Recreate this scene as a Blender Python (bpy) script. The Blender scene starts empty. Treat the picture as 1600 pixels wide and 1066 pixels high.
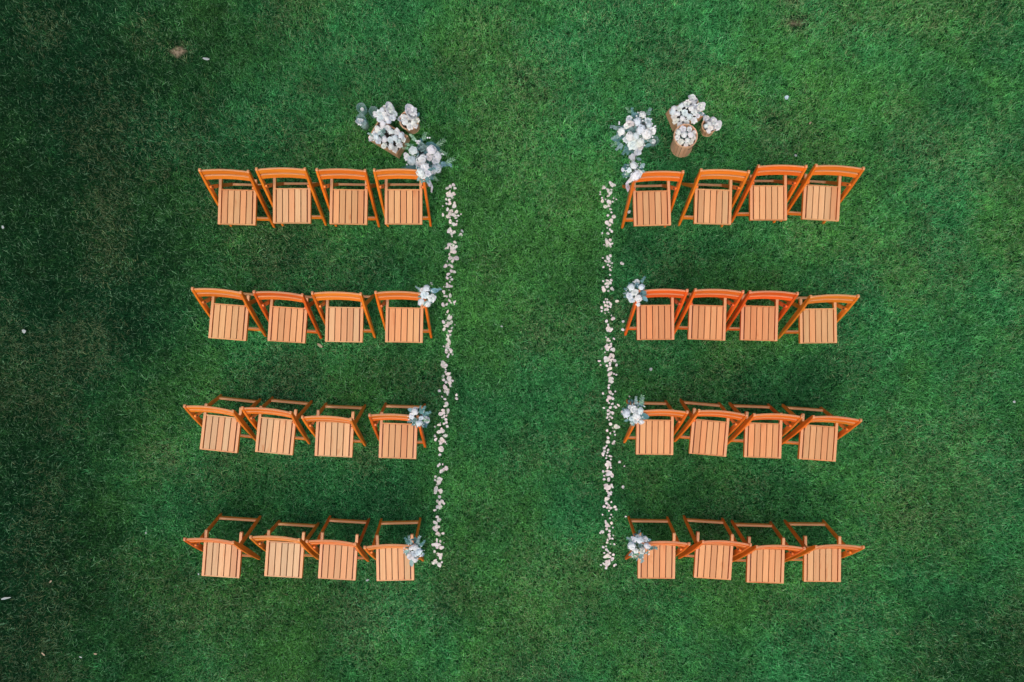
import bpy, bmesh, math, random
import numpy as np
from mathutils import Vector, Matrix

S = bpy.context.scene
R = math.radians
rng = random.Random(7)

# ------------------------------------------------------------------ camera, sky, sun, exposure
FPX, CAMH, TX, TY = 1156.44, 7.1078, 0.0141, -0.0042      # focal length in 1600-px-wide pixels, height, tilts
Rx = Matrix(((1, 0, 0), (0, math.cos(TY), -math.sin(TY)), (0, math.sin(TY), math.cos(TY))))
Ry = Matrix(((math.cos(TX), 0, math.sin(TX)), (0, 1, 0), (-math.sin(TX), 0, math.cos(TX))))
ROT = Rx @ Ry
cam_d = bpy.data.cameras.new('camera')
cam_d.sensor_width = 36.0
cam_d.lens = 36.0 * FPX / 1600.0
cam_d.clip_end = 2000
cam_o = bpy.data.objects.new('camera', cam_d)
S.collection.objects.link(cam_o)
cam_o.matrix_world = Matrix.Translation((0, 0, CAMH)) @ ROT.transposed().to_4x4()
S.camera = cam_o

SUN_EL, SUN_AZ = R(62), R(200)
w = bpy.data.worlds.new('World')
S.world = w
w.use_nodes = True
wn = w.node_tree
bg = wn.nodes['Background']
sky = wn.nodes.new('ShaderNodeTexSky')
sky.sky_type = 'NISHITA'
sky.sun_disc = False
sky.sun_elevation = SUN_EL
sky.sun_rotation = SUN_AZ
sky.air_density = 1.6
sky.dust_density = 6.0
sky.ozone_density = 1.6
wn.links.new(sky.outputs[0], bg.inputs[0])
bg.inputs[1].default_value = 0.12

sl = bpy.data.lights.new('sun', 'SUN')
sl.energy = 0.8
sl.angle = R(25)
sl.color = (1.0, 0.96, 0.9)
so = bpy.data.objects.new('sun', sl)
S.collection.objects.link(so)
d = Vector((math.sin(SUN_AZ) * math.cos(SUN_EL), math.cos(SUN_AZ) * math.cos(SUN_EL), math.sin(SUN_EL)))
so.rotation_euler = d.to_track_quat('Z', 'Y').to_euler()
so.location = (0, 0, 20)

S.view_settings.view_transform = 'Standard'
S.view_settings.look = 'None'
S.view_settings.gamma = 1
S.view_settings.exposure = 0.12
S.view_settings.use_curve_mapping = False


def at(px, py, z=0.0):
    """photo pixel (1600 wide) -> world point on the plane at height z"""
    ray = ROT.transposed() @ Vector(((px - 800) / FPX, (533 - py) / FPX, -1.0))
    t = (z - CAMH) / ray.z
    return Vector((ray.x * t, ray.y * t, z))


def mpp(z=0.0):
    return (CAMH - z) / FPX


# ------------------------------------------------------------------ helpers
COL = S.collection


def link(o):
    COL.objects.link(o)
    return o


def mesh_obj(name, me, parent=None, loc=None, rot=None, scale=None, color=None):
    o = bpy.data.objects.new(name, me)
    link(o)
    if parent is not None:
        o.parent = parent
    if loc is not None:
        o.location = loc
    if rot is not None:
        o.rotation_euler = rot
    if scale is not None:
        o.scale = scale if hasattr(scale, '__len__') else (scale,) * 3
    if color is not None:
        o.color = (*color, 1)
    return o


def tag(o, label=None, cat=None, group=None, kind=None):
    if label:
        o['label'] = label
    if cat:
        o['category'] = cat
    if group:
        o['group'] = group
    if kind:
        o['kind'] = kind
    return o


def empty(name, loc=(0, 0, 0), rz=0.0):
    o = bpy.data.objects.new(name, None)
    o.empty_display_size = 0.1
    link(o)
    o.location = loc
    o.rotation_euler = (0, 0, rz)
    return o


def to_mesh(name, bm, mats, smooth=False, bevel=0.0):
    if bevel:
        bmesh.ops.bevel(bm, geom=bm.edges[:], offset=bevel, segments=1, affect='EDGES', clamp_overlap=True)
    bmesh.ops.recalc_face_normals(bm, faces=bm.faces[:])
    me = bpy.data.meshes.new(name)
    bm.to_mesh(me)
    bm.free()
    for m in (mats if isinstance(mats, (list, tuple)) else [mats]):
        me.materials.append(m)
    if smooth:
        for p in me.polygons:
            p.use_smooth = True
    return me


def raw_mesh(name, vs, fs, mats, smooth=False):
    me = bpy.data.meshes.new(name)
    me.from_pydata(vs, [], fs)
    for m in (mats if isinstance(mats, (list, tuple)) else [mats]):
        me.materials.append(m)
    if smooth:
        for p in me.polygons:
            p.use_smooth = True
    me.update()
    return me


def box_bm(x0, x1, y0, y1, z0, z1, bm=None):
    bm = bm or bmesh.new()
    v = [bm.verts.new(p) for p in ((x0, y0, z0), (x1, y0, z0), (x1, y1, z0), (x0, y1, z0),
                                   (x0, y0, z1), (x1, y0, z1), (x1, y1, z1), (x0, y1, z1))]
    for f in ((0, 3, 2, 1), (4, 5, 6, 7), (0, 1, 5, 4), (1, 2, 6, 5), (2, 3, 7, 6), (3, 0, 4, 7)):
        bm.faces.new([v[i] for i in f])
    return bm


def prism_bm(poly_yz, x0, x1):
    bm = bmesh.new()
    a = [bm.verts.new((x0, y, z)) for y, z in poly_yz]
    b = [bm.verts.new((x1, y, z)) for y, z in poly_yz]
    bm.faces.new(a)
    bm.faces.new(b[::-1])
    n = len(a)
    for i in range(n):
        j = (i + 1) % n
        bm.faces.new((a[i], b[i], b[j], a[j]))
    return bm


# ------------------------------------------------------------------ materials
def new_mat(name):
    m = bpy.data.materials.new(name)
    m.use_nodes = True
    nt = m.node_tree
    return m, nt, nt.nodes['Principled BSDF']


def N(nt, t, **kw):
    n = nt.nodes.new(t)
    for k, v in kw.items():
        setattr(n, k, v)
    return n


def mathn(nt, op, a, b=None, c=None, clamp=False):
    n = N(nt, 'ShaderNodeMath', operation=op, use_clamp=clamp)
    for i, v in enumerate((a, b, c)):
        if v is None:
            continue
        if isinstance(v, (int, float)):
            n.inputs[i].default_value = v
        else:
            nt.links.new(v, n.inputs[i])
    return n.outputs[0]


def mix(nt, fac, a, b, blend='MIX'):
    n = N(nt, 'ShaderNodeMix', data_type='RGBA', blend_type=blend)
    for sock, v in ((n.inputs[0], fac), (n.inputs[6], a), (n.inputs[7], b)):
        if isinstance(v, (int, float)):
            sock.default_value = v
        elif isinstance(v, tuple):
            sock.default_value = (*v, 1) if len(v) == 3 else v
        else:
            nt.links.new(v, sock)
    return n.outputs[2]


def noise(nt, scale, detail=3, vec=None, rough=0.55, dist=0.0):
    n = N(nt, 'ShaderNodeTexNoise')
    n.inputs['Scale'].default_value = scale
    n.inputs['Detail'].default_value = detail
    n.inputs['Roughness'].default_value = rough
    n.inputs['Distortion'].default_value = dist
    if vec is not None:
        nt.links.new(vec, n.inputs['Vector'])
    return n.outputs['Fac']


def remap(nt, v, a, b, c=0.0, d=1.0):
    n = N(nt, 'ShaderNodeMapRange', interpolation_type='SMOOTHSTEP')
    nt.links.new(v, n.inputs[0])
    for i, x in enumerate((a, b, c, d)):
        n.inputs[1 + i].default_value = x
    return n.outputs[0]


def wood(name, along, rough, coat, grain=0.35, paler=None, wf=0.0):
    """object-tinted wood, grain running along axis `along` (0 x, 1 y/z)"""
    m, nt, p = new_mat(name)
    tc = N(nt, 'ShaderNodeTexCoord')
    oi = N(nt, 'ShaderNodeObjectInfo')
    add = N(nt, 'ShaderNodeVectorMath', operation='ADD')
    nt.links.new(tc.outputs['Object'], add.inputs[0])
    sc = N(nt, 'ShaderNodeVectorMath', operation='SCALE')
    nt.links.new(oi.outputs['Random'], sc.inputs[3])
    sc.inputs[0].default_value = (31, 17, 53)
    nt.links.new(sc.outputs[0], add.inputs[1])
    mp = N(nt, 'ShaderNodeMapping')
    mp.inputs['Scale'].default_value = (3, 90, 90) if along == 0 else (90, 4, 6)
    nt.links.new(add.outputs[0], mp.inputs[0])
    g = noise(nt, 1.0, 4, mp.outputs[0], 0.6, 0.6)
    mp2 = N(nt, 'ShaderNodeMapping')
    mp2.inputs['Scale'].default_value = (2, 12, 12) if along == 0 else (12, 3, 3)
    nt.links.new(add.outputs[0], mp2.inputs[0])
    g2 = noise(nt, 1.0, 3, mp2.outputs[0], 0.6, 1.0)
    gf = remap(nt, g, 0.35, 0.75)
    dark = mix(nt, 1.0, oi.outputs['Color'], (0.78, 0.52, 0.36), 'MULTIPLY')
    c = mix(nt, mathn(nt, 'MULTIPLY', gf, grain), oi.outputs['Color'], dark)
    kn = remap(nt, g2, 0.58, 0.8)
    dark2 = mix(nt, 1.0, c, (0.85, 0.6, 0.42), 'MULTIPLY')
    c = mix(nt, kn, c, dark2)
    # scuffs
    sn = noise(nt, 55, 4, add.outputs[0], 0.7)
    sf = remap(nt, sn, 0.62, 0.78, 0, 0.25)
    c = mix(nt, sf, c, (0.75, 0.6, 0.45))
    if paler:
        c = mix(nt, mathn(nt, 'ADD', wf - 0.15, mathn(nt, 'MULTIPLY', g2, 0.3)), c, paler)  # mixes in the pale colour that stands for sky sheen
    nt.links.new(c, p.inputs['Base Color'])
    p.inputs['Roughness'].default_value = rough
    p.inputs['Coat Weight'].default_value = coat
    p.inputs['Coat Roughness'].default_value = 0.3
    bp = N(nt, 'ShaderNodeBump')
    bp.inputs['Strength'].default_value = 0.25
    bp.inputs['Distance'].default_value = 0.001
    nt.links.new(g, bp.inputs['Height'])
    nt.links.new(bp.outputs[0], p.inputs['Normal'])
    return m


M_FRAME_Y = wood('varnished wood along the leg', 1, 0.45, 0.12, 0.7)
M_FRAME_X = wood('varnished wood along the rail', 0, 0.45, 0.12, 0.6)
M_EDGE = wood('sheen edge wood', 0, 0.5, 0.15, 0.25, (0.76, 0.46, 0.26), 0.52)  # paler colour imitates sky sheen on upward edges
M_TOP = wood('sheen rail wood', 1, 0.5, 0.1, 0.25, (0.76, 0.43, 0.22), 0.72)  # rail tops, sky sheen put into a paler colour
M_SEAT = wood('weathered seat wood', 1, 0.55, 0.05, 0.4)
M_PLANK = wood('bare plank wood', 0, 0.7, 0.0, 0.5)
M_STAVE = wood('bare stave wood', 1, 0.7, 0.0, 0.5)


def petal_mat(name, rough=0.55, transl=0.15):
    m, nt, p = new_mat(name)
    oi = N(nt, 'ShaderNodeObjectInfo')
    tc = N(nt, 'ShaderNodeTexCoord')
    n = noise(nt, 60, 3, tc.outputs['Object'])
    dk = mix(nt, 1.0, oi.outputs['Color'], (0.88, 0.91, 0.93), 'MULTIPLY')
    c = mix(nt, remap(nt, n, 0.35, 0.7), oi.outputs['Color'], dk)
    nt.links.new(c, p.inputs['Base Color'])
    p.inputs['Roughness'].default_value = rough
    p.inputs['Subsurface Weight'].default_value = transl
    p.inputs['Subsurface Radius'].default_value = (0.01, 0.008, 0.006)
    p.inputs['Specular IOR Level'].default_value = 0.25
    return m


M_PETAL = petal_mat('petal')
M_LEAF = petal_mat('leaf', 0.5, 0.0)
M_RIBBON = petal_mat('ribbon satin', 0.35, 0.0)
M_PAPER = petal_mat('paper', 0.8, 0.0)
M_WAX = petal_mat('candle wax', 0.4, 0.3)


def plain(name, col, rough=0.6, metal=0.0):
    m, nt, p = new_mat(name)
    tc = N(nt, 'ShaderNodeTexCoord')
    n = noise(nt, 40, 3, tc.outputs['Object'])
    c = mix(nt, remap(nt, n, 0.3, 0.7), col, tuple(x * 0.7 for x in col))
    nt.links.new(c, p.inputs['Base Color'])
    p.inputs['Roughness'].default_value = rough
    p.inputs['Metallic'].default_value = metal
    return m


M_BOLT = plain('dark steel bolt', (0.08, 0.06, 0.05), 0.4, 0.6)
M_STEM = plain('green stem', (0.06, 0.12, 0.05), 0.6)
M_WICK = plain('charred wick', (0.02, 0.02, 0.02), 0.9)
M_SOIL = plain('dark basket filling', (0.05, 0.04, 0.03), 0.9)

M_GLASS, nt_, p_ = new_mat('thin clear glass')
p_.inputs['Base Color'].default_value = (0.62, 0.84, 0.86, 1)
p_.inputs['Roughness'].default_value = 0.12
p_.inputs['IOR'].default_value = 1.5
tp_ = N(nt_, 'ShaderNodeBsdfTransparent')
tp_.inputs[0].default_value = (0.90, 0.97, 0.97, 1)
lw_ = N(nt_, 'ShaderNodeLayerWeight')
lw_.inputs[0].default_value = 0.35
mx_ = N(nt_, 'ShaderNodeMixShader')
nt_.links.new(mathn(nt_, 'ADD', 0.14, mathn(nt_, 'MULTIPLY', lw_.outputs['Facing'], 0.34)), mx_.inputs[0])
nt_.links.new(tp_.outputs[0], mx_.inputs[1])
nt_.links.new(p_.outputs[0], mx_.inputs[2])
nt_.links.new(mx_.outputs[0], nt_.nodes['Material Output'].inputs[0])


# ---- lawn: patches in metres (world x, y, radius, strength, kind)
def spot(px, py, rpx, s):
    q = at(px, py, 0)
    return (q.x, q.y, rpx * mpp(0), s)


DRY = [spot(140, 538, 58, 0.62), spot(280, 82, 19, 1.75), spot(1243, 32, 34, 0.95), spot(1238, 5, 24, 0.9), spot(262, 715, 40, 0.5),
       spot(840, 530, 32, 0.45), spot(330, 735, 45, 0.45), spot(560, 960, 60, 0.35), spot(1205, 190, 30, 0.5),
       spot(60, 55, 35, 0.3), spot(1400, 175, 26, 0.4), spot(355, 945, 60, 0.4), spot(230, 60, 30, 0.35),
       spot(1330, 25, 60, 0.25), spot(930, 640, 30, 0.3), spot(970, 480, 25, 0.45), spot(1550, 200, 40, 0.25),
       spot(290, 900, 40, 0.35), spot(700, 930, 50, 0.25), spot(1150, 130, 40, 0.3), spot(440, 590, 50, 0.3),
       spot(1480, 250, 90, 0.32), spot(1420, 830, 80, 0.3), spot(1230, 200, 60, 0.38), spot(1010, 520, 50, 0.35), spot(1450, 420, 70, 0.28), spot(1300, 960, 80, 0.3), spot(820, 120, 80, 0.28), spot(860, 900, 70, 0.28)]


def vnoise(x, y, scale, seed):
    """smooth value noise in [0,1]"""
    r = np.random.RandomState(seed)
    G = r.rand(96, 96)
    u, v = x / scale + 40.3, y / scale + 40.7
    i, j = np.floor(u).astype(int), np.floor(v).astype(int)
    fu, fv = u - i, v - j
    fu, fv = fu * fu * (3 - 2 * fu), fv * fv * (3 - 2 * fv)
    g = lambda a, b: G[a % 96, b % 96]
    return (g(i, j) * (1 - fu) + g(i + 1, j) * fu) * (1 - fv) + (g(i, j + 1) * (1 - fu) + g(i + 1, j + 1) * fu) * fv


def fbm(x, y, scale, seed, octv=3):
    s, a, t = 0, 1.0, 0
    for k in range(octv):
        s = s + a * vnoise(x, y, scale / 2 ** k, seed + k)
        t += a
        a *= 0.55
    return s / t


SHADE_SPOTS = [spot(430, 395, 62, 0.62), spot(430, 585, 60, 0.55), spot(400, 770, 52, 0.5), spot(600, 770, 45, 0.5), spot(600, 400, 50, 0.5), spot(600, 585, 50, 0.45),
        spot(1130, 400, 55, 0.4), spot(1130, 590, 55, 0.45), spot(1130, 775, 50, 0.35), spot(1290, 590, 50, 0.4), spot(20, 20, 150, 0.8), spot(1590, 1050, 150, 0.75), spot(1590, 20, 110, 0.5), spot(800, 690, 45, 0.3)]  # shade between chair rows and dark corners, painted into the grass colour


def lawn_attrs(x, y):
    """dry: thatch / bare, deep: random darker turf plus painted shade, warm: yellowish or bluish green"""
    wob = (fbm(x, y, 0.16, 5, 4) - 0.5) * 0.75
    dry = np.zeros_like(x)
    for (cx, cy, r, s) in DRY:
        dd = np.hypot((x - cx) * 0.9, y - cy) / r + wob * 1.6
        dry = np.maximum(dry, s * np.clip(1.25 - dd, 0, 1))
    dry = dry + 0.62 * np.clip((fbm(x, y, 0.6, 11, 4) - 0.47) * 2.6, 0, 1)
    deep = np.clip((-x - 1.5 + 0.2 * y) / 2.7 + (fbm(x, y, 1.6, 21) - 0.5) * 0.9, 0, 1)  # left-edge darkening put into the grass colour, broken up by noise
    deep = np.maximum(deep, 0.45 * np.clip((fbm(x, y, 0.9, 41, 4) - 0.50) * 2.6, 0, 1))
    for (cx, cy, rr, ss) in SHADE_SPOTS:
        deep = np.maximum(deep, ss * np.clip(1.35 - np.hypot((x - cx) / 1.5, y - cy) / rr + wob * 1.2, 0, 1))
    deep = np.maximum(deep, np.clip((x - 4.2) / 2.2 + (fbm(x, y, 1.3, 31) - 0.6) * 0.8, 0, 0.7))  # milder edge darkening painted at the right
    warm = fbm(x, y, 0.9, 61, 4)
    return np.clip(dry, 0, 1.6), deep, warm


# blade material
M_GRASS, nt, p = new_mat('grass blade')
va_ = N(nt, 'ShaderNodeAttribute', attribute_name='rnd', attribute_type='GEOMETRY')
vp = mathn(nt, 'POWER', va_.outputs['Fac'], 1.7)
dr = N(nt, 'ShaderNodeAttribute', attribute_name='dry', attribute_type='INSTANCER')
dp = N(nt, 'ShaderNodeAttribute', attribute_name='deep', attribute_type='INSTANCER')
wm = N(nt, 'ShaderNodeAttribute', attribute_name='warm', attribute_type='INSTANCER')
lm = N(nt, 'ShaderNodeAttribute', attribute_name='lum', attribute_type='INSTANCER')
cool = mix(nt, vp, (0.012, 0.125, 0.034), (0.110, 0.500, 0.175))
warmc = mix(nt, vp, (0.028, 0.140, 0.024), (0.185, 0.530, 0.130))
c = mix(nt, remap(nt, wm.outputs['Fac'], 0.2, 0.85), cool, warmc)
shadec = mix(nt, vp, (0.002, 0.018, 0.008), (0.013, 0.066, 0.028))  # grass colour for painted shade and random darker patches
c = mix(nt, mathn(nt, 'MULTIPLY', dp.outputs['Fac'], 0.92), c, shadec)
# straw blades: share grows with dryness
th = mathn(nt, 'SUBTRACT', 0.985, mathn(nt, 'MULTIPLY', dr.outputs['Fac'], 0.6))
vr = N(nt, 'ShaderNodeAttribute', attribute_name='rnd2', attribute_type='GEOMETRY')
isdry = mathn(nt, 'GREATER_THAN', vr.outputs['Fac'], th)
straw = mix(nt, vp, (0.10, 0.140, 0.050), (0.36, 0.42, 0.23))
c = mix(nt, mathn(nt, 'MULTIPLY', isdry, 0.8), c, straw)
# a few pale blades
pale = mathn(nt, 'LESS_THAN', vr.outputs['Fac'], 0.055)
c = mix(nt, mathn(nt, 'MULTIPLY', pale, 0.7), c, (0.26, 0.48, 0.27))
lc = N(nt, 'ShaderNodeCombineColor')
for q_ in range(3):
    nt.links.new(lm.outputs['Fac'], lc.inputs[q_])
c = mix(nt, 1.0, c, lc.outputs[0], 'MULTIPLY')
nt.links.new(c, p.inputs['Base Color'])
p.inputs['Roughness'].default_value = 0.6
p.inputs['Specular IOR Level'].default_value = 0.04
tr = N(nt, 'ShaderNodeBsdfTranslucent')
nt.links.new(c, tr.inputs[0])
ms = N(nt, 'ShaderNodeMixShader')
ms.inputs[0].default_value = 0.22
nt.links.new(p.outputs[0], ms.inputs[1])
nt.links.new(tr.outputs[0], ms.inputs[2])
nt.links.new(ms.outputs[0], nt.nodes['Material Output'].inputs[0])

# ground sheet under the blades, reaching the horizon
M_GROUND, nt, p = new_mat('lawn soil and thatch')
tc = N(nt, 'ShaderNodeTexCoord')
n1 = noise(nt, 45, 5, tc.outputs['Object'], 0.7)
n2 = noise(nt, 2.3, 5, tc.outputs['Object'], 0.6)
c = mix(nt, remap(nt, n1, 0.35, 0.7), (0.005, 0.026, 0.009), (0.013, 0.064, 0.020))
c = mix(nt, remap(nt, n2, 0.5, 0.8, 0, 0.7), c, (0.020, 0.030, 0.012))
ga = N(nt, 'ShaderNodeAttribute', attribute_name='dry', attribute_type='GEOMETRY')
c = mix(nt, remap(nt, ga.outputs['Fac'], 0.75, 1.35), c, mix(nt, remap(nt, n1, 0.3, 0.7), (0.10, 0.08, 0.05), (0.42, 0.33, 0.23)))
nt.links.new(c, p.inputs['Base Color'])
p.inputs['Roughness'].default_value = 0.9
p.inputs['Specular IOR Level'].default_value = 0.0
bp = N(nt, 'ShaderNodeBump')
bp.inputs['Distance'].default_value = 0.02
nt.links.new(n1, bp.inputs['Height'])
nt.links.new(bp.outputs[0], p.inputs['Normal'])

# fine grid in the middle, stretched to the horizon at its border
xs = np.concatenate([[-600, -60], np.linspace(-7, 7, 141), [60, 600]])
ys = np.concatenate([[-600, -60], np.linspace(-5.4, 5.4, 109), [60, 600]])
GX, GY = np.meshgrid(xs, ys, indexing='ij')
inn = (abs(GX) < 6.9) & (abs(GY) < 5.3)
GZ = np.where(inn, (fbm(GX, GY, 0.8, 71, 3) - 0.5) * 0.012, 0.0)
vs = np.stack([GX.ravel(), GY.ravel(), GZ.ravel()], 1)
nx, ny = len(xs), len(ys)
fs = [(i * ny + j, (i + 1) * ny + j, (i + 1) * ny + j + 1, i * ny + j + 1) for i in range(nx - 1) for j in range(ny - 1)]
gm = raw_mesh('ground', vs.tolist(), fs, M_GROUND, True)
dry_g, _, _ = lawn_attrs(GX.ravel(), GY.ravel())
a = gm.attributes.new('dry', 'FLOAT', 'POINT')
a.data.foreach_set('value', np.where(inn.ravel(), dry_g, 0.0).astype(np.float32))
ground = mesh_obj('ground', gm)
tag(ground, kind='structure')


# ---- grass wisps: a dozen blades rooted together and combed roughly one way
def tuft_mesh(seed, nb, spread, lean0, lean1, l0, l1):
    r = random.Random(seed)
    vs, fs, rn, rn2 = [], [], [], []
    for b in range(nb):
        a0 = r.uniform(0, 2 * math.pi)
        rad = spread * math.sqrt(r.random())
        px, py, pz = rad * math.cos(a0), rad * math.sin(a0), -0.004
        di = r.gauss(0, 1.1)
        L = r.uniform(l0, l1)
        lean = r.uniform(lean0, lean1)
        wd = r.uniform(0.0013, 0.0025)
        curl = r.uniform(0.2, 0.9)
        side = r.uniform(-0.9, 0.9)
        k = len(vs)
        for s_ in range(4):
            t = s_ / 3.0
            ang = lean + curl * t - 0.2
            ww = wd * (1.0 - 0.6 * t) if s_ < 3 else 0.0004
            dd = di + side * t
            ox, oy = -math.sin(dd) * ww, math.cos(dd) * ww
            vs += [(px - ox, py - oy, pz), (px + ox, py + oy, pz)]
            st = L / 3.0
            px += math.cos(dd) * math.sin(ang) * st
            py += math.sin(dd) * math.sin(ang) * st
            pz += max(math.cos(ang) * st, -0.2 * st)
        q, q2 = r.random(), r.random()
        rn += [q] * 8
        rn2 += [q2] * 8
        for s_ in range(3):
            fs.append((k + 2 * s_, k + 2 * s_ + 1, k + 2 * s_ + 3, k + 2 * s_ + 2))
    me = raw_mesh('tuft', vs, fs, M_GRASS, True)
    for nm, arr in (('rnd', rn), ('rnd2', rn2)):
        at_ = me.attributes.new(nm, 'FLOAT', 'POINT')
        at_.data.foreach_set('value', np.array(arr, np.float32))
    return me


tcol = bpy.data.collections.new('grass_tufts')
for k in range(10):
    big = k >= 8
    me = tuft_mesh(100 + k, 17 if not big else 5, 0.032 if not big else 0.008, 0.45, 1.25, 0.025 if not big else 0.06, 0.054 if not big else 0.090)
    o = bpy.data.objects.new('grass_tuft', me)
    tcol.objects.link(o)

nr = np.random.RandomState(3)
XW, YW = 6.6, 4.9
SP = 0.0285
gx_, gy_ = np.meshgrid(np.arange(-XW, XW, SP), np.arange(-YW, YW, SP), indexing='ij')
px_ = gx_.ravel() + nr.uniform(-0.55, 0.55, gx_.size) * SP
py_ = gy_.ravel() + nr.uniform(-0.55, 0.55, gx_.size) * SP
order = nr.permutation(len(px_))
px_, py_ = px_[order], py_[order]
NP = len(px_)
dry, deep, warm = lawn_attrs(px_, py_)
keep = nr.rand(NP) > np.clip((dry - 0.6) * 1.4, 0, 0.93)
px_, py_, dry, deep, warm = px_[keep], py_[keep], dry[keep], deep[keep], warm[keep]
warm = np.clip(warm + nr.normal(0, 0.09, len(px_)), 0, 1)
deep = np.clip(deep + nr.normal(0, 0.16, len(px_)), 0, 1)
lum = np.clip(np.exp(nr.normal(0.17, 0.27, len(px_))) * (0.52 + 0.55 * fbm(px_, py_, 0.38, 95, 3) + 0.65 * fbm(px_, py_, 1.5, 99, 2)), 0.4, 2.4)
lum = lum * (1 - 0.28 * np.clip(deep, 0, 1) * (px_ < -2.6))  # left side dimmed further, shade painted through blade colour
scl = np.clip(nr.normal(1.0, 0.16, len(px_)) * (1 - 0.25 * np.clip(dry, 0, 1)), 0.5, 1.5)
idx = np.where(nr.rand(len(px_)) < 0.035 * (0.4 + 1.6 * (fbm(px_, py_, 0.8, 88) > 0.5)), nr.randint(8, 10, len(px_)), nr.randint(0, 8, len(px_)))
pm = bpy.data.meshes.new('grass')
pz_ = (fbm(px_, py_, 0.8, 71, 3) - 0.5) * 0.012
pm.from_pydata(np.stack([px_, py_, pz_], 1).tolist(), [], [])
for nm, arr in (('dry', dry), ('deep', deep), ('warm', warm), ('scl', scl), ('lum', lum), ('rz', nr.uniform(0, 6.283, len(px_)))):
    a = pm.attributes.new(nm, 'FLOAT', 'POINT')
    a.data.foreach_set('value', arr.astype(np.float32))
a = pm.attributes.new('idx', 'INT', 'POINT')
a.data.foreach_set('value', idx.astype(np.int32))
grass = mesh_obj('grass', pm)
tag(grass, 'short dark green lawn grass with flecks of straw', 'grass', kind='stuff')
ng = bpy.data.node_groups.new('grass_scatter', 'GeometryNodeTree')
ng.interface.new_socket('Geometry', in_out='INPUT', socket_type='NodeSocketGeometry')
ng.interface.new_socket('Geometry', in_out='OUTPUT', socket_type='NodeSocketGeometry')
gi, go = ng.nodes.new('NodeGroupInput'), ng.nodes.new('NodeGroupOutput')
iop = ng.nodes.new('GeometryNodeInstanceOnPoints')
ci = ng.nodes.new('GeometryNodeCollectionInfo')
ci.inputs['Collection'].default_value = tcol
ci.inputs['Separate Children'].default_value = True
ci.inputs['Reset Children'].default_value = True


def named(nm, typ):
    n = ng.nodes.new('GeometryNodeInputNamedAttribute')
    n.data_type = typ
    n.inputs['Name'].default_value = nm
    return n.outputs['Attribute']


cx = ng.nodes.new('ShaderNodeCombineXYZ')
ng.links.new(named('rz', 'FLOAT'), cx.inputs[2])
e2r = ng.nodes.new('FunctionNodeEulerToRotation')
ng.links.new(cx.outputs[0], e2r.inputs[0])
ng.links.new(gi.outputs[0], iop.inputs['Points'])
ng.links.new(ci.outputs[0], iop.inputs['Instance'])
iop.inputs['Pick Instance'].default_value = True
ng.links.new(named('idx', 'INT'), iop.inputs['Instance Index'])
ng.links.new(e2r.outputs[0], iop.inputs['Rotation'])
ng.links.new(named('scl', 'FLOAT'), iop.inputs['Scale'])
ng.links.new(iop.outputs[0], go.inputs[0])
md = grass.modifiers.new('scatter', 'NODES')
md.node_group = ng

# ------------------------------------------------------------------ folding chairs
ZS, WS, DB, DT, YK = 0.4393, 0.1685, -0.1051, 0.2115, 0.3090
YP, YF, YR, ZT, WPC = 0.3119, -0.0534, 0.3497, 0.78, 0.205
_cache = {}


def cached(key, fn):
    if key not in _cache:
        _cache[key] = fn()
    return _cache[key]


def board_poly(p0, p1, widths):
    """outline in (y,z) of a board from p0 to p1, widths = [(t, halfwidth)]"""
    dy, dz = p1[0] - p0[0], p1[1] - p0[1]
    L = math.hypot(dy, dz)
    ny, nz = -dz / L, dy / L
    a = [(p0[0] + dy * t + ny * h, p0[1] + dz * t + nz * h) for t, h in widths]
    b = [(p0[0] + dy * t - ny * h, p0[1] + dz * t - nz * h) for t, h in widths]
    return a + b[::-1]


def sheen_top(me, nz, zmin=-1.0):
    """upward faces take a paler wood, sky sheen painted as colour"""
    for p_ in me.polygons:
        if p_.normal.z > nz and p_.center.z > zmin:
            p_.material_index = 1
    return me


def post_mesh(op):
    poly = board_poly((YP - op, ZT), (YF, 0.0), [(0, 0.010), (0.015, 0.0145), (0.12, 0.017), (0.28, 0.023), (0.5, 0.023), (0.8, 0.018), (0.985, 0.013), (1, 0.009)])
    return sheen_top(to_mesh('front_leg', prism_bm(poly, -0.010, 0.010), [M_FRAME_Y, M_EDGE], bevel=0.0018), 0.3, ZT - 0.012)


def post_pt(op, z):
    return (YF + (YP - op - YF) * z / ZT, z)


def rear_mesh(op, rb):
    y0, z0 = post_pt(op, 0.565)
    poly = board_poly((y0 - 0.004, z0), (YR - rb, 0.0), [(-0.03, 0.008), (-0.01, 0.015), (0.1, 0.017), (0.6, 0.016), (0.985, 0.013), (1, 0.009)])
    return to_mesh('rear_leg', prism_bm(poly, -0.009, 0.009), M_FRAME_Y, bevel=0.0018)


def slat_back_mesh(op, s0, s1, bow=0.015, th=0.017):
    """curved backrest slat; s0,s1 heights along the post"""
    bm = bmesh.new()
    n = 12
    rows = []
    dy = (YP - op - YF) / ZT
    L = math.hypot(dy, 1)
    ty, tz = dy / L, 1 / L            # along the post
    ny, nz = tz, -ty                  # outward to the rear
    for i in range(n + 1):
        u = -1 + 2 * i / n
        b = bow * (1 - u * u)
        x = 0.1945 * u
        ring = []
        for (z, o) in ((s0, -th / 2), (s0, th / 2), (s1, th / 2), (s1, -th / 2)):
            y, zz = post_pt(op, z)
            ring.append(bm.verts.new((x, y + ny * (o + b), zz + nz * (o + b))))
        rows.append(ring)
    for a_, b_ in zip(rows, rows[1:]):
        for k in range(4):
            bm.faces.new((a_[k], b_[k], b_[(k + 1) % 4], a_[(k + 1) % 4]))
    bm.faces.new(rows[0])
    bm.faces.new(rows[-1][::-1])
    return sheen_top(to_mesh('backrest_slat', bm, [M_FRAME_X, M_EDGE], bevel=0.002), 0.75)


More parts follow.
